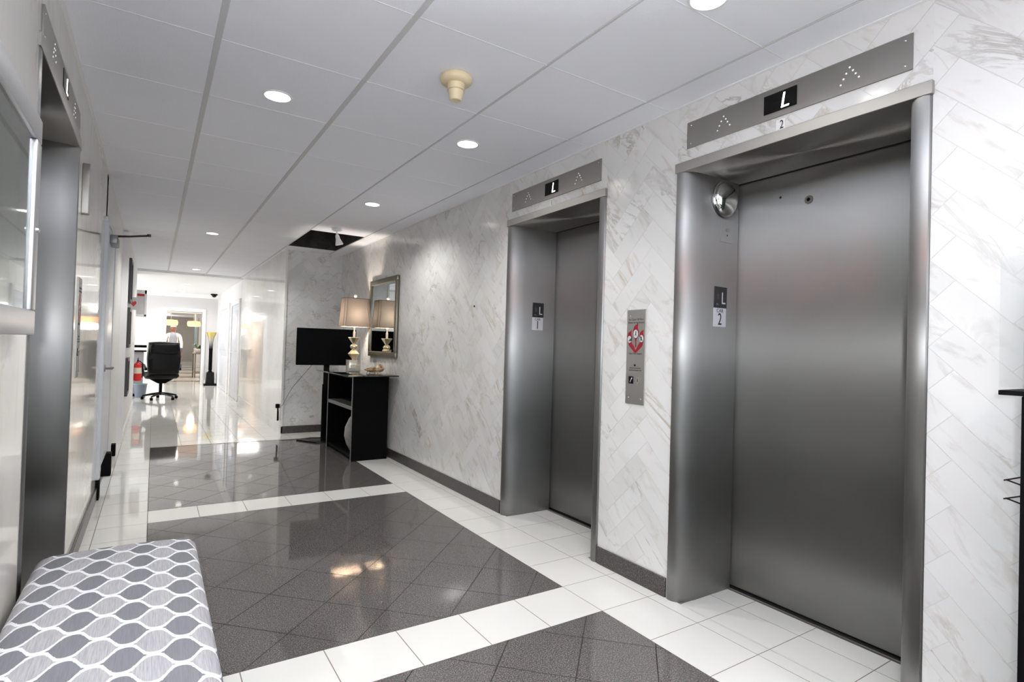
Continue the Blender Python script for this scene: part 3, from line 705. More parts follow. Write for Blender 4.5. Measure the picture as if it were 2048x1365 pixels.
def bench_mesh():
    bm = B(); R = .045; ztop = .466; zb = .33
    def samples(a, c, k):
        out = []; e = [0, .001, .004, .009, .016, .025, .036, R]
        out += [a+t for t in e]; out += [a+R+(c-a-2*R)*i/k for i in range(1, k)]; out += [c-t for t in reversed(e)]
        return out
    xs = samples(bx0, bx1, 12); ys = samples(by0, by1, 34)
    def z(x, y):
        u = (x-bx0)/(bx1-bx0); w = (y-by0)/(by1-by0)
        zz = ztop+.022*math.sin(PI*u)**.7*min(1, 9*(1-w), 9*w)**.5
        dx = min(x-bx0, bx1-x); dy = min(y-by0, by1-y)
        px = max(0, R-dx); py = max(0, R-dy); q = min(R, math.hypot(px, py))
        return zz-(R-math.sqrt(max(0, R*R-q*q)))*.75
    def xy(x, y):
        # rounded plan corners
        rc = .05
        cx = min(max(x, bx0+rc), bx1-rc); cy = min(max(y, by0+rc), by1-rc)
        dx, dy = x-cx, y-cy
        if dx and dy:
            mx = max(abs(dx), abs(dy)); l = math.hypot(dx, dy); k = mx/l
            return cx+dx*k, cy+dy*k
        return x, y
    g_ = [[bm.verts.new((*xy(x, y), z(x, y))) for y in ys] for x in xs]
    for i in range(len(xs)-1):
        for j in range(len(ys)-1): bm.faces.new((g_[i][j], g_[i+1][j], g_[i+1][j+1], g_[i][j+1]))
    ring = [g_[i][0] for i in range(len(xs))]+[g_[-1][j] for j in range(1, len(ys))]+[g_[i][-1] for i in range(len(xs)-2, -1, -1)]+[g_[0][j] for j in range(len(ys)-2, 0, -1)]
    low = [bm.verts.new((v.co.x, v.co.y, zb)) for v in ring]
    mid = [bm.verts.new((v.co.x, v.co.y, zb+.03)) for v in ring]
    for k in range(len(ring)):
        a, c = ring[k], ring[(k+1) % len(ring)]
        bm.faces.new((a, mid[k], mid[(k+1) % len(ring)], c)); bm.faces.new((mid[k], low[k], low[(k+1) % len(ring)], mid[(k+1) % len(ring)]))
    bm.faces.new(low)
    bmesh.ops.recalc_face_normals(bm, faces=bm.faces)
    return bm
obj('cushion', bench_mesh(), ogee(), bench, ang=60)
bm = B(); box(bm, bx0+.02, bx1-.02, by0+.03, by1-.03, .27, .33); obj('frame', bm, MT['black_matte'], bench, bevel=.004)
for lx in (bx0+.06, bx1-.06):
    for ly in (by0+.1, (by0+by1)/2, by1-.1):
        bm = B(); lathe(bm, [(.016, 0), (.028, .27)], (lx, ly, 0), 4); obj('leg', bm, MT['black_matte'], bench, smooth=False)

# ------------------------------------------------------------------ poster case on the left wall
pc = thing('poster_case', 'shallow silver framed display case on the left wall above the bench', 'display case', (XL, 1.52, 1.545), PI/2)
w, h = 1.15, .62
for q in ((-w/2, w/2, h/2-.07, h/2), (-w/2, w/2, -h/2, -h/2+.07), (-w/2, -w/2+.07, -h/2+.07, h/2-.07), (w/2-.07, w/2, -h/2+.07, h/2-.07)):
    bm = B(); box(bm, q[0], q[1], -.045, 0, q[2], q[3]); obj('frame_rail', bm, mat('satin_aluminium', (186, 186, 188), .35, .7), pc, bevel=.004)
def poster():
    m = mat('poster_print', (150, 190, 140), .5); n = N(m)
    nz = n.noise(n.new('ShaderNodeTexCoord').outputs['Object'], 3, 2)
    n.put(bsdf(m).inputs['Base Color'], n.ramp(nz, [(.4, lin((196, 216, 190))), (.55, lin((130, 188, 110)))])); return m
bm = B(); box(bm, -w/2+.07, w/2-.07, -.006, -.001, -h/2+.07, h/2-.07); obj('poster', bm, poster(), pc, smooth=False)
bm = B(); box(bm, -w/2+.068, w/2-.068, -.036, -.032, -h/2+.068, h/2-.068); obj('glass_door', bm, MT['glass'], pc, smooth=False)
for zz in (.0,):
    bm = B(); lathe(bm, [(.009, 0), (.009, .006), (.005, .008)], (w/2-.035, -.045, -.01), 12, 'Y'); obj('lock', bm, MT['chrome'], pc)

# ------------------------------------------------------------------ open service door on the left
d = thing('door_7', 'pale grey service door in the left wall with a lever and a closer arm', None, kind='structure')
for nm, q in (('casing', (XL-.02, -.312, 5.20, 5.28, .15, 2.12)), ('casing', (XL-.02, -.318, 6.24, 6.30, .16, 2.14)), ('casing', (XL-.02, -.318, 5.24, 6.30, 2.12, 2.16))):
    bm = B(); box(bm, *q); obj(nm, bm, MT['doorwhite'], d, bevel=.005)
for q in ((XL-.02, -.310, 5.19, 5.29, 0, .15), (XL-.02, -.285, 6.06, 6.18, 0, .20), (XL-.02, -.298, 7.05, 7.16, 0, .12)):
    bm = B(); box(bm, *q); obj('plinth', bm, MT['black_matte'], d, bevel=.003)
bm = B(); box(bm, XL-.02, XL+.012, 5.29, 6.235, .20, 2.115); lf = obj('door_leaf', bm, MT['doorwhite'], d, bevel=.003)
bm = B(); tube(bm, [(XL+.012, 5.45, .985), (XL+.06, 5.45, .985), (XL+.062, 5.46, .985), (XL+.062, 5.57, .985)], .010); lathe(bm, [(.028, 0), (.026, .008)], (XL+.012, 5.45, .985), 16, 'X'); obj('lever_handle', bm, MT['steel_plate'], lf)
bm = B(); box(bm, XL+.012, XL+.062, 5.55, 5.85, 2.0, 2.07); obj('closer_body', bm, mat('closer_grey', (128, 128, 130), .4, .5), lf, bevel=.006)
bm = B(); tube(bm, [(XL+.04, 5.7, 2.08), (XL+.13, 5.68, 2.087), (-.06, 5.6, 2.10)], [.010, .008, .009]); lathe(bm, [(.014, 2.09), (.014, 2.112)], (-.06, 5.6, 0), 12); obj('closer_arm', bm, mat('bronze_arm', (74, 66, 62), .4, .6), lf)

# ------------------------------------------------------------------ pictures, heart sign, notice box
def picture(y, z0, z1, lab):
    r = thing('framed_picture', lab, 'picture', (-.285, y, (z0+z1)/2), PI/2, 'pictures in a column on the left wall')
    w = .56; h = z1-z0; fr = mat('espresso_frame', (40, 34, 34), .4)
    for q in ((-w/2, w/2, h/2-.04, h/2), (-w/2, w/2, -h/2, -h/2+.04), (-w/2, -w/2+.04, -h/2+.04, h/2-.04), (w/2-.04, w/2, -h/2+.04, h/2-.04)):
        bm = B(); box(bm, q[0], q[1], -.035, 0, q[2], q[3]); obj('frame_rail', bm, fr, r, smooth=False)
    m = mat('dusky_print', (150, 112, 108), .3); n = N(m)
    n.put(bsdf(m).inputs['Base Color'], n.ramp(n.noise(n.new('ShaderNodeTexCoord').outputs['Object'], 5, 3), [(.35, lin((120, 84, 82))), (.6, lin((190, 158, 150)))]))
    bm = B(); box(bm, -w/2+.04, w/2-.04, -.02, -.005, -h/2+.04, h/2-.04); obj('print', bm, m, r, smooth=False)
picture(8.42, 1.67, 2.20, 'dark framed picture, topmost of the column of three')
picture(8.42, 1.11, 1.60, 'dark framed picture, middle of the column of three')
picture(8.42, .52, .98, 'dark framed picture, lowest of the column of three')
r = thing('heart_sign', 'small white blade sign with a red heart above the lower pictures', 'sign', (-.285, 9.0, 1.693))
bm = B(); box(bm, 0, .085, -.005, .005, -.085, .085); obj('plate', bm, MT['white'], r, bevel=.001, seg=1)
bm = B(); hp = []
for i in range(28):
    t = 2*PI*i/28; hp.append((0.042+.0021*16*math.sin(t)**3, 0.0028*(13*math.cos(t)-5*math.cos(2*t)-2*math.cos(3*t)-math.cos(4*t))))
prism(bm, hp, 'Y', -.0070, -.0052); obj('heart', bm, mat('heart_red', (226, 70, 62), .5), r, smooth=False)
r = thing('notice_box', 'white framed notice box with a red strip near the far room', 'box', (-.215, 12.62, 1.89))
nw, nh = .16, .50
bm = B(); box(bm, -nw/2, nw/2, -.01, .08, -nh/2, nh/2); obj('case', bm, mat('pale_case', (214, 210, 212), .5), r, bevel=.004)
for q in ((-nw/2, nw/2, nh/2-.07, nh/2), (-nw/2, nw/2, -nh/2, -nh/2+.04), (nw/2-.035, nw/2, -nh/2, nh/2)):
    bm = B(); box(bm, q[0], q[1], -.022, -.011, q[2], q[3]); obj('frame_rail', bm, MT['white'], r, bevel=.003)
bm = B(); box(bm, -nw/2+.01, nw/2-.04, -.02, -.011, nh/2-.115, nh/2-.075); obj('red_strip', bm, mat('strip_red', (190, 40, 50), .5), r, smooth=False)
bm = B(); box(bm, -.104, -nw/2, .0, .06, -.1, .1); obj('bracket', bm, MT['white'], r, smooth=False)

# ------------------------------------------------------------------ television on a floor stand
tv = thing('television', 'flat black television on a black floor stand in the alcove corner', 'television', (1.825, 7.10, 0), math.radians(-5))
bm = B(); box(bm, -.358, .358, -.02, .012, .960, 1.418); tvb = obj('casing', bm, MT['black_matte'], tv, bevel=.006)
bm = B(); box(bm, -.347, .347, -.0225, -.0205, .978, 1.407); obj('screen', bm, mat('tv_screen', (5, 5, 6), .3, spec=.02), tvb, smooth=False)
bm = B(); box(bm, -.22, .22, .012, .05, 1.0, 1.3); obj('rear_housing', bm, MT['black_matte'], tvb, bevel=.01)
bm = B(); prism(bm, [(-.30, .18), (-.10, -.10), (.12, -.12), (.28, .0), (.24, .24), (-.12, .30)], 'Z', 0, .016); obj('base_plate', bm, MT['black'], tv, bevel=.003)
bm = B(); box(bm, -.02, .045, .012, .06, .016, 1.15); obj('column', bm, MT['black_matte'], tv, bevel=.006)
bm = B(); box(bm, -.03, -.02, .012, .05, .016, .72); obj('cable_cover', bm, MT['black_matte'], tv, smooth=False)
# ------------------------------------------------------------------ cabinet
cb = thing('cabinet', 'black open shelved cabinet standing under the glass top', 'cabinet', (0, 0, 0))
cx0, cx1, cy0, cy1, ch = 1.775, 2.165, 5.79, 6.78, .898
edge = mat('cabinet_edge', (86, 84, 86), .35); cbm = mat('cabinet_black', (14, 14, 15), .5, spec=.02)
for y0, y1 in ((cy0, cy0+.03), (cy1-.03, cy1)):
    bm = B(); box(bm, cx0, cx1, y0, y1, 0, ch); sp_ = obj('side_panel', bm, cbm, cb, bevel=.001, seg=1)
    bm = B(); box(bm, cx0-.003, cx0, y0, y1, 0, ch); obj('edge_band', bm, edge, sp_, smooth=False)
bm = B(); box(bm, cx1-.012, cx1, cy0+.03, cy1-.03, .05, ch); obj('back_panel', bm, cbm, cb, smooth=False)
bm = B(); box(bm, cx0+.01, cx1-.012, cy0+.03, cy1-.03, ch-.03, ch); obj('top_panel', bm, cbm, cb, smooth=False)
bm = B(); box(bm, cx0+.01, cx1-.012, cy0+.03, cy1-.03, .03, .06); obj('bottom_panel', bm, cbm, cb, smooth=False)
bm = B(); box(bm, cx0, cx1-.012, cy0+.03, cy1-.03, .535, .575); obj('shelf', bm, edge, cb, bevel=.001, seg=1)
bm = B(); box(bm, 1.67, 2.205, 5.60, 6.95, .900, .912); o = obj('glass_top', bm, mat('smoked_glass', (12, 22, 20), .03, alpha=1), bevel=.002, seg=2); uset(o, 'dark tinted glass top overhanging the black cabinet', 'table top')
# vase in the cabinet
vm = marble('vase_stone', False, .3, base=(176, 176, 172), cloud=(120, 120, 118), scl=3)
bm = B(); lathe(bm, [(.06, 0), (.075, .01), (.11, .08), (.135, .17), (.128, .26), (.09, .35), (.05, .41), (.04, .43), (.052, .455), (.045, .455), (.03, .42)], (0, 0, 0), 32); o = obj('vase', bm, vm); o.location = (1.915, 6.06, .061); uset(o, 'grey mottled stone vase inside the lower cabinet bay', 'vase')

# lamp
LX, LY, LZ = 1.997, 6.54, .913
lp = thing('table_lamp', 'table lamp with a beige linen shade and champagne geometric stem', 'lamp', (LX, LY, LZ))
bm = B(); box(bm, -.068, .068, -.068, .068, 0, .135); obj('base_block', bm, mat('acrylic_block', (214, 206, 190), .15, .25), lp, bevel=.003)
bm = B(); lathe(bm, [(.018, .135), (.022, .15), (.067, .205), (.067, .21), (.018, .262)], (0, 0, 0), 8); obj('diamond', bm, MT['gold'], lp, smooth=False)
bm = B(); lathe(bm, [(.018, .262)]+[(.042*math.cos(a)+.002, .292+.033*math.sin(a)) for a in (-1.1, -.7, -.3, 0, .3, .7, 1.1)]+[(.018, .322)], (0, 0, 0), 24); obj('ball', bm, MT['gold'], lp)
bm = B(); lathe(bm, [(.016, .322), (.022, .33), (.070, .398), (.068, .402)], (0, 0, 0), 8); obj('flared_cup', bm, MT['gold'], lp, smooth=False)
bm = B(); lathe(bm, [(.014, .40), (.014, .47), (.009, .475), (.009, .52)], (0, 0, 0), 16); obj('neck', bm, MT['white'], lp)
bulb = mat('bulb_glow', (255, 255, 255), .5, emit=(255, 226, 180), es=5)
bm = B(); lathe(bm, [(.012, .52), (.03, .56), (.033, .59), (.022, .62), (.004, .63)], (0, 0, 0), 16); obj('bulb', bm, bulb, lp)
sm = bpy.data.materials.new('linen_shade'); sm.use_nodes = True; n = N(sm); n.n.remove(bsdf(sm))
df = n.new('ShaderNodeBsdfDiffuse'); tr = n.new('ShaderNodeBsdfTranslucent'); mx = n.new('ShaderNodeMixShader'); mx.inputs[0].default_value = .035
wv = n.noise(n.mapping(n.new('ShaderNodeTexCoord').outputs['Object'], (40, 40, 300)), 3, 2)
cc = n.mix(wv, (*lin((160, 144, 130)), 1), (*lin((186, 170, 155)), 1)); n.put(df.inputs[0], cc); n.put(tr.inputs[0], cc)
n.put(mx.inputs[1], df.outputs[0]); n.put(mx.inputs[2], tr.outputs[0]); n.put(n.n['Material Output'].inputs[0], mx.outputs[0])
def octo(w, d, c): return [(-w+c, -d), (w-c, -d), (w, -d+c), (w, d-c), (w-c, d), (-w+c, d), (-w, d-c), (-w, -d+c)]
bm = B(); rings = []
z0, z1 = .53, .86
for i in range(9):
    t = i/8; k = (1-t)**1.6
    rings.append([bm.verts.new((x, y, z0+(z1-z0)*t)) for x, y in octo(.142+.022*k, .105+.020*k, .022)])
for a, c in zip(rings, rings[1:]):
    for i in range(8): bm.faces.new((a[i], a[(i+1) % 8], c[(i+1) % 8], c[i]))
sh = obj('shade', bm, sm, lp, smooth=False)
trm = mat('shade_trim', (140, 118, 104), .8)
bm = B()
for rr, zz in ((octo(.1645, .1255, .022), z0), (octo(.1425, .1055, .022), z1)):
    pts = [(x, y, zz) for x, y in rr]; tube(bm, pts+[pts[0]], .0035, 6)
for i in range(8):
    tube(bm, [(octo(.1425+.022*(1-t)**1.6, .1055+.020*(1-t)**1.6, .022)[i][0], octo(.1425+.022*(1-t)**1.6, .1055+.020*(1-t)**1.6, .022)[i][1], z0+(z1-z0)*t) for t in [j/6 for j in range(7)]], .0022, 5)
obj('piping', bm, trm, sh)
bm = B(); tube(bm, [(-.13, 0, z1-.02), (.13, 0, z1-.02)], .003); tube(bm, [(0, 0, .62), (0, 0, .88)], .003); obj('harp', bm, MT['gold'], lp)
bm = B(); lathe(bm, [(.004, .875)]+[(.019*math.cos(a), .895+.019*math.sin(a)) for a in (-1.2, -.8, -.4, 0, .4, .8, 1.2)], (0, 0, 0), 20); obj('finial', bm, mat('finial_white', (245, 240, 232), .2), lp)
pl = bpy.data.lights.new('lamp_bulb', 'POINT'); pl.energy = 17; pl.color = (1, .90, .78); pl.shadow_soft_size = .04
po = bpy.data.objects.new('lamp_bulb', pl); COL.objects.link(po); po.parent = lp; po.location = (0, 0, .66)

# shell dish
r = thing('shell_bowl', 'brown and cream shell shaped bowl on a small wire stand on the glass top', 'bowl', (2.03, 5.92, .912), math.radians(18))
bm = B(); rings = []
for i in range(10):
    t = i/9; rad = .012+.052*math.sin(min(1, t*1.15)*PI*.62); x = -.11+.22*t
    ring = []
    for k in range(17):
        a = PI*1.12*k/16-PI*.06+PI; q = rad*(1+.05*math.cos(9*a))
        ring.append(bm.verts.new((x, q*math.cos(a)*.9, .052+q*math.sin(a)*.72+.018*t)))
    rings.append(ring)
for a, c in zip(rings, rings[1:]):
    for k in range(16): bm.faces.new((a[k], a[k+1], c[k+1], c[k]))
bmesh.ops.solidify(bm, geom=list(bm.faces), thickness=.005)
shm = mat('shell_agate', (222, 196, 160), .25); n = N(shm); n.put(bsdf(shm).inputs['Base Color'], n.ramp(n.noise(n.new('ShaderNodeTexCoord').outputs['Object'], 16, 3), [(.35, lin((150, 108, 76))), (.5, lin((228, 204, 170))), (.7, lin((240, 232, 220)))]))
obj('shell', bm, shm, r)
bm = B(); lathe(bm, [(.002, -.002)]+[(.045*math.sin(a), .045-.045*math.cos(a)) for a in (.3, .6, .9, 1.2, 1.5, 1.8, 2.1, 2.5)]+[(.004, .09)], (.085, 0, .02), 18); obj('shell_whorl', bm, shm, r)
bm = B()
for x in (-.07, .045):
    for y in (-.028, .028): tube(bm, [(x, y, 0), (x*.9, y*.8, .02), (x*.8, y*.7, .034)], .0022, 6)
    tube(bm, [(x*.8, -.02, .03), (x*.8, .02, .03)], .0022, 6)
obj('wire_stand', bm, mat('dark_wire', (50, 44, 38), .4, .7), r)

# wall mirror
r = thing('wall_mirror', 'rectangular mirror in a bronze frame above the cabinet', 'mirror', (XR, 6.15, 1.55), -PI/2)
w, h = .90, .90; fm = mat('bronze_frame', (122, 116, 104), .32, .7)
for q in ((-w/2, w/2, h/2-.055, h/2), (-w/2, w/2, -h/2, -h/2+.055), (-w/2, -w/2+.055, -h/2+.055, h/2-.055), (w/2-.055, w/2, -h/2+.055, h/2-.055)):
    bm = B(); box(bm, q[0], q[1], -.032, -.001, q[2], q[3]); obj('frame_rail', bm, fm, r, bevel=.004)
bm = B(); v = []
i0, i1 = w/2-.055, w/2-.085; j0, j1 = h/2-.055, h/2-.085
o_ = [bm.verts.new((sx*i0, -.016, sz*j0)) for sx, sz in ((-1, -1), (1, -1), (1, 1), (-1, 1))]
n_i = [bm.verts.new((sx*i1, -.020, sz*j1)) for sx, sz in ((-1, -1), (1, -1), (1, 1), (-1, 1))]
bm.faces.new(n_i)
for i in range(4): bm.faces.new((o_[i], o_[(i+1) % 4], n_i[(i+1) % 4], n_i[i]))
bmesh.ops.recalc_face_normals(bm, faces=bm.faces)
obj('mirror_glass', bm, mat('mirror_glass', (226, 234, 234), .01, 1), r, smooth=False)
bm = B(); box(bm, -w/2, w/2, -.001, 0, -h/2, h/2); obj('backing', bm, MT['black_matte'], r, smooth=False)

# power cord and adapter
tv_m = Matrix.Translation(tv.location) @ Matrix.Rotation(tv.rotation_euler.z, 4, 'Z')
bm = B(); tube(bm, [(1.70, 7.16, 1.0), (1.66, 7.55, .82), (1.60, YW-.02, .62), (1.53, YW-.012, .48), (1.485, YW-.012, .385), (XC-.012, YW-.016, .37), (XC-.014, YW+.06, .35)], .0035, 6)
bmesh.ops.transform(bm, matrix=tv_m.inverted(), verts=bm.verts)
obj('power_cord', bm, mat('grey_cord', (120, 118, 114), .5), tv)
r = thing('power_plug', 'black power plug and looped adapter on the corner by the corridor wall', 'plug', (XC-.0065, YW+.10, .335))
bm = B(); box(bm, -.045, 0, -.03, .03, 0, .055); obj('plug_body', bm, MT['black_matte'], r, bevel=.006)
bm = B(); tube(bm, [(-.02, -.02, 0), (-.02, -.05, -.05), (-.018, -.055, -.16), (-.018, -.01, -.17), (-.018, .0, -.06), (-.02, -.01, 0)], .008, 8); obj('cable_loop', bm, MT['black_matte'], r)

# ------------------------------------------------------------------ office chair
oc = thing('office_chair', 'black leather executive chair standing in the far room', 'chair', (.15, 13.25, 0), math.radians(8))
def cushion(bm, w, d, h, c, rr=.06, bulge=.03):
    box(bm, -w/2, w/2, -d/2, d/2, -h/2, h/2)
    bmesh.ops.subdivide_edges(bm, edges=bm.edges[:], cuts=5, use_grid_fill=True)
    for v in bm.verts:
        x, y, z = v.co.x/(w/2), v.co.y/(d/2), v.co.z/(h/2)
        v.co.x *= 1-.10*(y*y*z*z)-.05*z*z*abs(x); v.co.y *= 1+bulge*(1-x*x)*(1-z*z)*4-.12*(x*x)-.1*z*z; v.co.z *= 1-.06*x*x-.08*y*y
    bmesh.ops.translate(bm, verts=bm.verts, vec=c); return bm
bm = B(); cushion(bm, .56, .16, .66, (0, -.24, .84)); bk = obj('backrest', bm, MT['leather'], oc, bevel=0, ang=80)
bm = B(); cushion(bm, .50, .06, .20, (0, -.33, 1.03)); obj('head_pad', bm, MT['leather'], bk, ang=80)
bm = B(); cushion(bm, .56, .54, .14, (0, .03, .49)); obj('seat', bm, MT['leather'], oc, ang=80)
bm = B(); prism(bm, [(-.2, .42), (.2, .42), (.06, .33), (-.06, .33)], 'Y', -.1, .14); obj('tilt_mechanism', bm, MT['black_matte'], oc)
for sx in (-1, 1):
    bm = B(); tube(bm, [(sx*.29, -.2, .62), (sx*.31, -.05, .69), (sx*.31, .16, .69), (sx*.29, .2, .6), (sx*.28, .08, .48)], [.028, .034, .034, .022, .02], 8); obj('armrest', bm, MT['leather'], oc)
bm = B(); tube(bm, [(0, .02, .09), (0, .02, .34)], [.028, .03], 12); obj('gas_column', bm, MT['black_matte'], oc)
for k in range(5):
    a = 2*PI*k/5+.3; c, s_ = math.cos(a), math.sin(a)
    bm = B(); tube(bm, [(0, .02, .125), (.16*c, .02+.16*s_, .105), (.31*c, .02+.31*s_, .075)], [.03, .022, .015], 8); lg = obj('base_leg', bm, MT['black'], oc)
    bm = B(); lathe(bm, [(.028, -.024), (.03, -.01), (.03, .01), (.028, .024)], (.31*c, .02+.31*s_, .031), 14, 'X'); obj('caster', bm, MT['black_matte'], lg)
# items beside the chair
r = thing('fire_extinguisher', 'red fire extinguisher mounted by the mouth of the far room', 'fire extinguisher', (-.235, 12.62, .42))
rd = mat('extinguisher_red', (206, 34, 30), .35)
bm = B(); lathe(bm, [(.05, 0), (.062, .01), (.064, .03), (.064, .28), (.055, .32), (.025, .35), (.02, .365)], n=24); obj('cylinder', bm, rd, r)
bm = B(); lathe(bm, [(.0648, .14), (.0648, .25)], n=24, closed=False); obj('label_band', bm, mat('label_cream', (222, 206, 190), .5), r)
bm = B(); box(bm, -.012, .012, -.05, .03, .365, .40); tube(bm, [(0, -.04, .40), (.0, .05, .43)], .007); obj('valve_handle', bm, MT['black_matte'], r)
bm = B(); tube(bm, [(.02, 0, .38), (.075, -.01, .33), (.08, -.01, .16), (.074, -.01, .06)], .009); obj('hose', bm, MT['black_matte'], r)
bm = B(); box(bm, -.0835, -.058, -.03, .03, .1, .3); obj('bracket', bm, MT['steel_plate'], r, smooth=False)
dk = thing('reception_desk', 'black edged desk end showing left of the office chair', 'desk', (-.55, 14.35, 0))
for z0, z1, m_ in ((1.03, 1.08, MT['black']), (.94, .965, MT['black'])):
    bm = B(); box(bm, -.6, .43, -.35, .35, z0, z1); obj('top' if z0 > 1 else 'lower_top', bm, m_, dk, bevel=.004)
bm = B(); box(bm, -.6, .38, -.3, .3, .06, .94); obj('front_panel', bm, mat('desk_grey', (164, 160, 166), .5), dk, bevel=.003)
bm = B(); box(bm, -.6, .36, -.28, .28, 0, .06); obj('toe_kick', bm, MT['black_matte'], dk, smooth=False)
bn = thing('waste_bin', 'small translucent blue grey bin under the fire extinguisher', 'bin', (-.20, 13.80, 0))
bm = B(); lathe(bm, [(.09, 0), (.12, .27), (.125, .28), (.115, .28), (.085, .01)], n=24); obj('body', bm, mat('bin_blue', (120, 128, 146), .3), bn)
bm = B(); tube(bm, [(.12*math.cos(a), .12*math.sin(a), .28) for a in [2*PI*i/20 for i in range(21)]], .007, 6); obj('rim', bm, mat('bin_rim', (150, 176, 170), .3), bn)

# torchiere
r = thing('torchiere_lamp', 'tall black torchiere with a gold trumpet top by the far wall', 'floor lamp', (1.31, 17.05, 0))
bm = B(); box(bm, -.15, .15, -.15, .15, 0, .05); obj('plinth', bm, MT['black'], r, bevel=.004)
bm = B(); prism(bm, [(-.105, .05), (.105, .05), (.09, .36), (-.09, .36)], 'Y', -.1, .1); obj('pedestal', bm, MT['black'], r)
bm = B(); lathe(bm, [(.06, .36), (.035, .40), (.045, .42), (.045, .95), (.05, 1.0)], n=20); obj('shaft', bm, MT['black_matte'], r)
bm = B(); lathe(bm, [(.045, .98), (.05, 1.15), (.075, 1.30), (.125, 1.42), (.13, 1.44), (.11, 1.43), (.06, 1.32)], n=28, closed=False)
tm = mat('trumpet_metal', (190, 184, 160), .3, .6); n = N(tm); sp = n.new('ShaderNodeSeparateXYZ'); n.put(sp.inputs[0], n.new('ShaderNodeTexCoord').outputs['Object'])
n.put(bsdf(tm).inputs['Base Color'], n.ramp(n.m('DIVIDE', n.m('SUBTRACT', sp.outputs[2], 1.0), .44), [(.1, lin((60, 58, 56))), (.5, lin((178, 176, 168))), (.9, lin((206, 186, 96)))]))
obj('trumpet', bm, tm, r)

# ------------------------------------------------------------------ far passage contents
def pendant(x, y, lab):
    r = thing('pendant_light', lab, 'light', (x, y, 2.45), 0, 'orange drum pendants in the far passage')
    bm = B(); tube(bm, [(0, 0, 0), (0, 0, -.6)], .006); obj('stem', bm, MT['gold'], r)
    bm = B(); lathe(bm, [(.17, -.78), (.19, -.76), (.20, -.68), (.18, -.61), (.05, -.6)], n=28); obj('shade', bm, mat('amber_glow', (240, 170, 110), .4, emit=(255, 170, 112), es=1.4), r)
    l = bpy.data.lights.new('pendant_bulb', 'POINT'); l.energy = 14; l.color = (1, .86, .72); l.shadow_soft_size = .1
    o = bpy.data.objects.new('pendant_bulb', l); COL.objects.link(o); o.parent = r; o.location = (0, 0, -.9)
pendant(.45, 21, 'left glowing orange pendant above the walking person'); pendant(1.12, 21.5, 'right glowing orange pendant above the potted plant')
for yy in (19, 24, 29, 34):
    l = bpy.data.lights.new('passage_fill', 'POINT'); l.energy = 34; l.shadow_soft_size = .35; o = bpy.data.objects.new('passage_fill', l); COL.objects.link(o); o.location = (.35, yy, 2.2)  # bare fill lamps added to brighten the passage, no fixtures modelled
r = thing('console_table', 'narrow grey console table in the far passage', 'table', (1.37, 21.0, 0))
bm = B(); box(bm, -.26, .26, -.6, .6, .76, .80); obj('top', bm, mat('console_grey', (120, 112, 108), .4), r, bevel=.004)
for sx in (-.23, .23):
    for sy in (-.55, .55):
        bm = B(); box(bm, sx-.02, sx+.02, sy-.02, sy+.02, 0, .76); obj('leg', bm, mat('console_leg', (110, 102, 98), .4), r, smooth=False)
bm = B(); box(bm, -.24, .24, -.56, .56, .14, .165); obj('lower_shelf', bm, mat('console_shelf', (120, 112, 108), .4), r, smooth=False)
r = thing('potted_plant', 'leafy green plant in a white bowl on the console table', 'plant', (1.25, 20.8, .80))
bm = B(); lathe(bm, [(.07, 0), (.13, .05), (.15, .12), (.14, .13), (.10, .10)], n=20); obj('pot', bm, MT['white'], r)
bm = B(); random.seed(3)
for i in range(46):
    a = random.uniform(0, 2*PI); l = random.uniform(.12, .30); el_ = random.uniform(.0, 1.2); c, s_ = math.cos(a), math.sin(a)
    p0 = Vector((0, 0, .1)); p1 = p0+Vector((c*l*.5, s_*l*.5, l*el_*.7)); p2 = p0+Vector((c*l, s_*l, l*el_*.6)); wv_ = Vector((-s_, c, 0))*.03
    v = [bm.verts.new(q) for q in (p0, p1-wv_, p2, p1+wv_)]; bm.faces.new(v)
o = obj('foliage', bm, mat('leaf_green', (112, 140, 104), .5), r, smooth=False)
r = thing('wall_sconce', 'bright white wall light beside the passage opening', 'light', (1.37, 19.0, 1.41))
bm = B(); box(bm, -.02, .09, -.04, .04, -.15, .15); obj('diffuser', bm, mat('sconce_glow', (255, 255, 255), .5, emit=(255, 255, 255), es=4), r, bevel=.01)
bm = B(); box(bm, .09, .63, -.03, .03, -.05, .05); obj('bracket', bm, MT['white'], r, smooth=False)
r = thing('tall_picture', 'narrow blue grey picture hanging beyond the plant', 'picture', (1.36, 24.5, 1.45))
bm = B(); box(bm, -.05, .05, -.02, .02, -.55, .32); obj('canvas', bm, mat('blue_grey_print', (120, 140, 150), .5), r, smooth=False)
bm = B(); box(bm, .05, .09, -.025, .025, -.6, .6); obj('frame_edge', bm, mat('brown_edge', (120, 104, 92), .5), r, smooth=False)
bm = B(); box(bm, -.02, .64, .02, .04, .28, .32); obj('hanging_rail', bm, MT['white'], r, smooth=False)

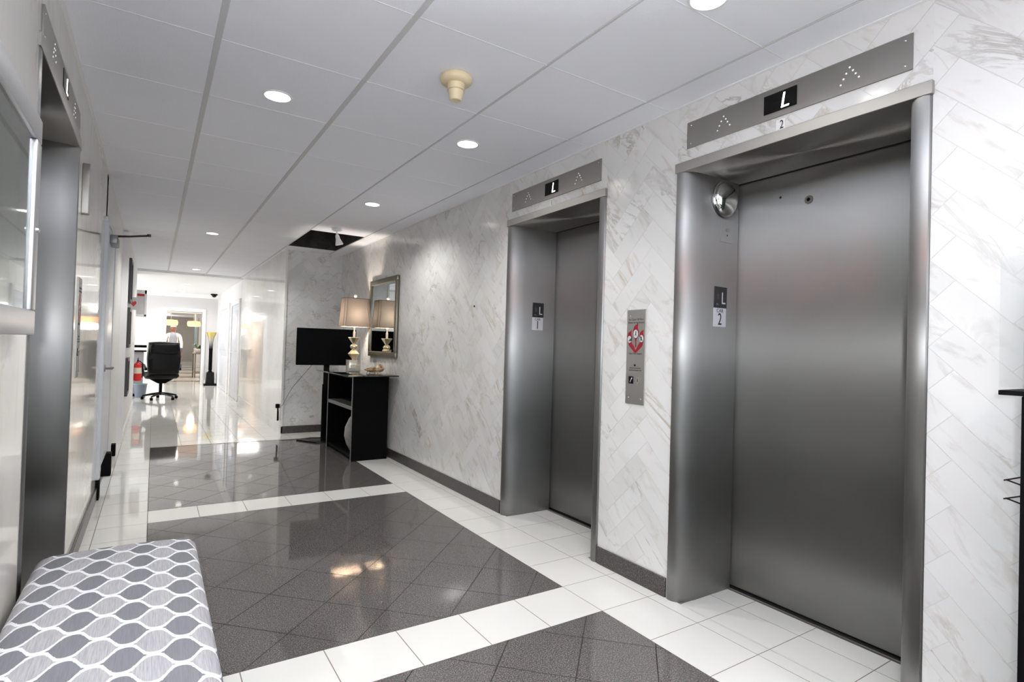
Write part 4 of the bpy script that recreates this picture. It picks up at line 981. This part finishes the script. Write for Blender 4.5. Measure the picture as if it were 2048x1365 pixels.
# person walking in the passage
def skin_body(name, verts, edges, rad, root):
    me = bpy.data.meshes.new(name); me.from_pydata(verts, edges, []); o = bpy.data.objects.new(name, me); COL.objects.link(o)
    sk = o.modifiers.new('skin', 'SKIN'); sk.use_smooth_shade = True
    for i, r_ in enumerate(rad): me.skin_vertices[0].data[i].radius = r_ if isinstance(r_, tuple) else (r_, r_)
    me.skin_vertices[0].data[root].use_root = True
    ss = o.modifiers.new('sub', 'SUBSURF'); ss.levels = 1; ss.render_levels = 1
    dg = bpy.context.evaluated_depsgraph_get(); m2 = bpy.data.meshes.new_from_object(o.evaluated_get(dg))
    bpy.data.objects.remove(o); return m2
ps = thing('person', 'person in a white shirt and grey vest walking in the far passage', 'person', (.50, 20.0, 0), PI)
V = [(0,0,.92),(0,0,1.08),(0,.0,1.24),(0,0,1.36),(0,.0,1.43),(0,-.01,1.47),(0,.02,1.53),(0,.02,1.60),
     (.17,0,1.34),(.23,.02,1.10),(.22,.12,.88),(.21,.15,.80),(-.17,0,1.34),(-.23,-.02,1.10),(-.22,.06,.88),(-.21,.09,.80),
     (.09,0,.86),(.10,.10,.48),(.10,.02,.09),(.10,.14,.05),(-.09,0,.86),(-.10,-.02,.48),(-.10,-.16,.12),(-.10,-.06,.05)]
E_ = [(0,1),(1,2),(2,3),(3,4),(4,5),(5,6),(6,7),(3,8),(8,9),(9,10),(10,11),(3,12),(12,13),(13,14),(14,15),(0,16),(16,17),(17,18),(18,19),(0,20),(20,21),(21,22),(22,23)]
Rr = [(.15,.11),(.14,.10),(.16,.11),(.12,.09),.055,.055,(.082,.095),(.075,.085),.062,.048,.036,.034,.062,.048,.036,.034,.09,.062,.045,.04,.09,.062,.045,.04]
me = skin_body('body', V, E_, Rr, 0)
mats = [mat('skin', (150, 96, 78), .5), mat('white_shirt', (238, 236, 230), .7), mat('grey_vest', (150, 152, 160), .7), mat('dark_trousers', (86, 88, 100), .7), mat('shoe', (30, 28, 28), .4)]
me.materials.clear()
for m_ in mats: me.materials.append(m_)
for p in me.polygons:
    c = p.center; p.use_smooth = True
    p.material_index = 0 if c.z > 1.43 or (c.z < .84 and abs(c.x) > .16) else 4 if c.z < .09 else 3 if c.z < .95 else (2 if abs(c.x) < .085 and c.y > 0 else 1)
bo = bpy.data.objects.new('body', me); COL.objects.link(bo); bo.parent = ps
bm = B()
for i in range(6): pass
lathe(bm, [(.088*math.cos(a), 1.575+.10*math.sin(a)) for a in (.15, .45, .75, 1.05, 1.35, 1.5)], (0, .012, 0), 20); obj('lit_crown', bm, mat('crown_highlight', (214, 170, 158), .7), ps)  # paler crown: highlight on a bald head put into the colour
bm = B(); lathe(bm, [(.012, 0), (.010, .018), (.003, .024)], (0, .115, 1.54), 8); 
for sx in (-.03, .03): lathe(bm, [(.009, 0), (.004, .006)], (sx, .108, 1.565), 8)
obj('face_features', bm, mat('face_dark', (84, 50, 42), .5), ps)
for sx in (.21, -.21):
    bm = B(); yb = .155 if sx > 0 else .095
    tube(bm, [(sx, yb, .80), (sx, yb+.01, .73)], [.03, .028], 8)
    for k in range(4): tube(bm, [(sx-.022+.015*k, yb+.01, .735), (sx-.022+.015*k, yb+.02, .69), (sx-.02+.014*k, yb+.03, .655+.006*abs(k-1.5))], [.009, .008, .006], 6)
    tube(bm, [(sx-.02*(1 if sx > 0 else -1), yb+.01, .77), (sx-.045*(1 if sx > 0 else -1), yb+.03, .72)], [.010, .008], 6)
    obj('hand', bm, mats[0], ps)

# ------------------------------------------------------------------ literature rack at the right edge
r = thing('literature_stand', 'black literature stand with a thin top board at the right edge', 'stand', (0, 0, 0))
bm = B(); box(bm, 1.93, 2.19, -.1, .497, 0, 1.150); obj('body', bm, cbm, r, bevel=.003)
bm = B(); box(bm, 1.93, 2.19, -.15, .545, 1.150, 1.163); obj('top_board', bm, MT['black_matte'], r, bevel=.001, seg=1)
for zz in (.925, .875):
    bm = B(); tube(bm, [(1.94, .497, zz+.01), (1.94, .532, zz-.005), (1.96, .534, zz-.006), (1.97, .497, zz-.018)], .0022, 6); obj('wire_hook', bm, mat('black_wire', (40, 36, 36), .3, .8), r)
r = thing('brochure_holder', 'clear acrylic brochure holder with white paper on the black stand', 'holder', (0, 0, 0))
ac = mat('clear_acrylic', (215, 220, 218), .06, alpha=.16)
bm = B(); box(bm, 2.190, 2.193, .10, .617, 1.163, 1.566); obj('acrylic_sheet', bm, ac, r, smooth=False)
bm = B(); box(bm, 2.10, 2.19, .535, .538, 1.163, 1.30); obj('acrylic_lip', bm, ac, r, smooth=False)
bm = B(); box(bm, 2.10, 2.104, .18, .533, 1.164, 1.50); obj('paper', bm, MT['white'], r, smooth=False)
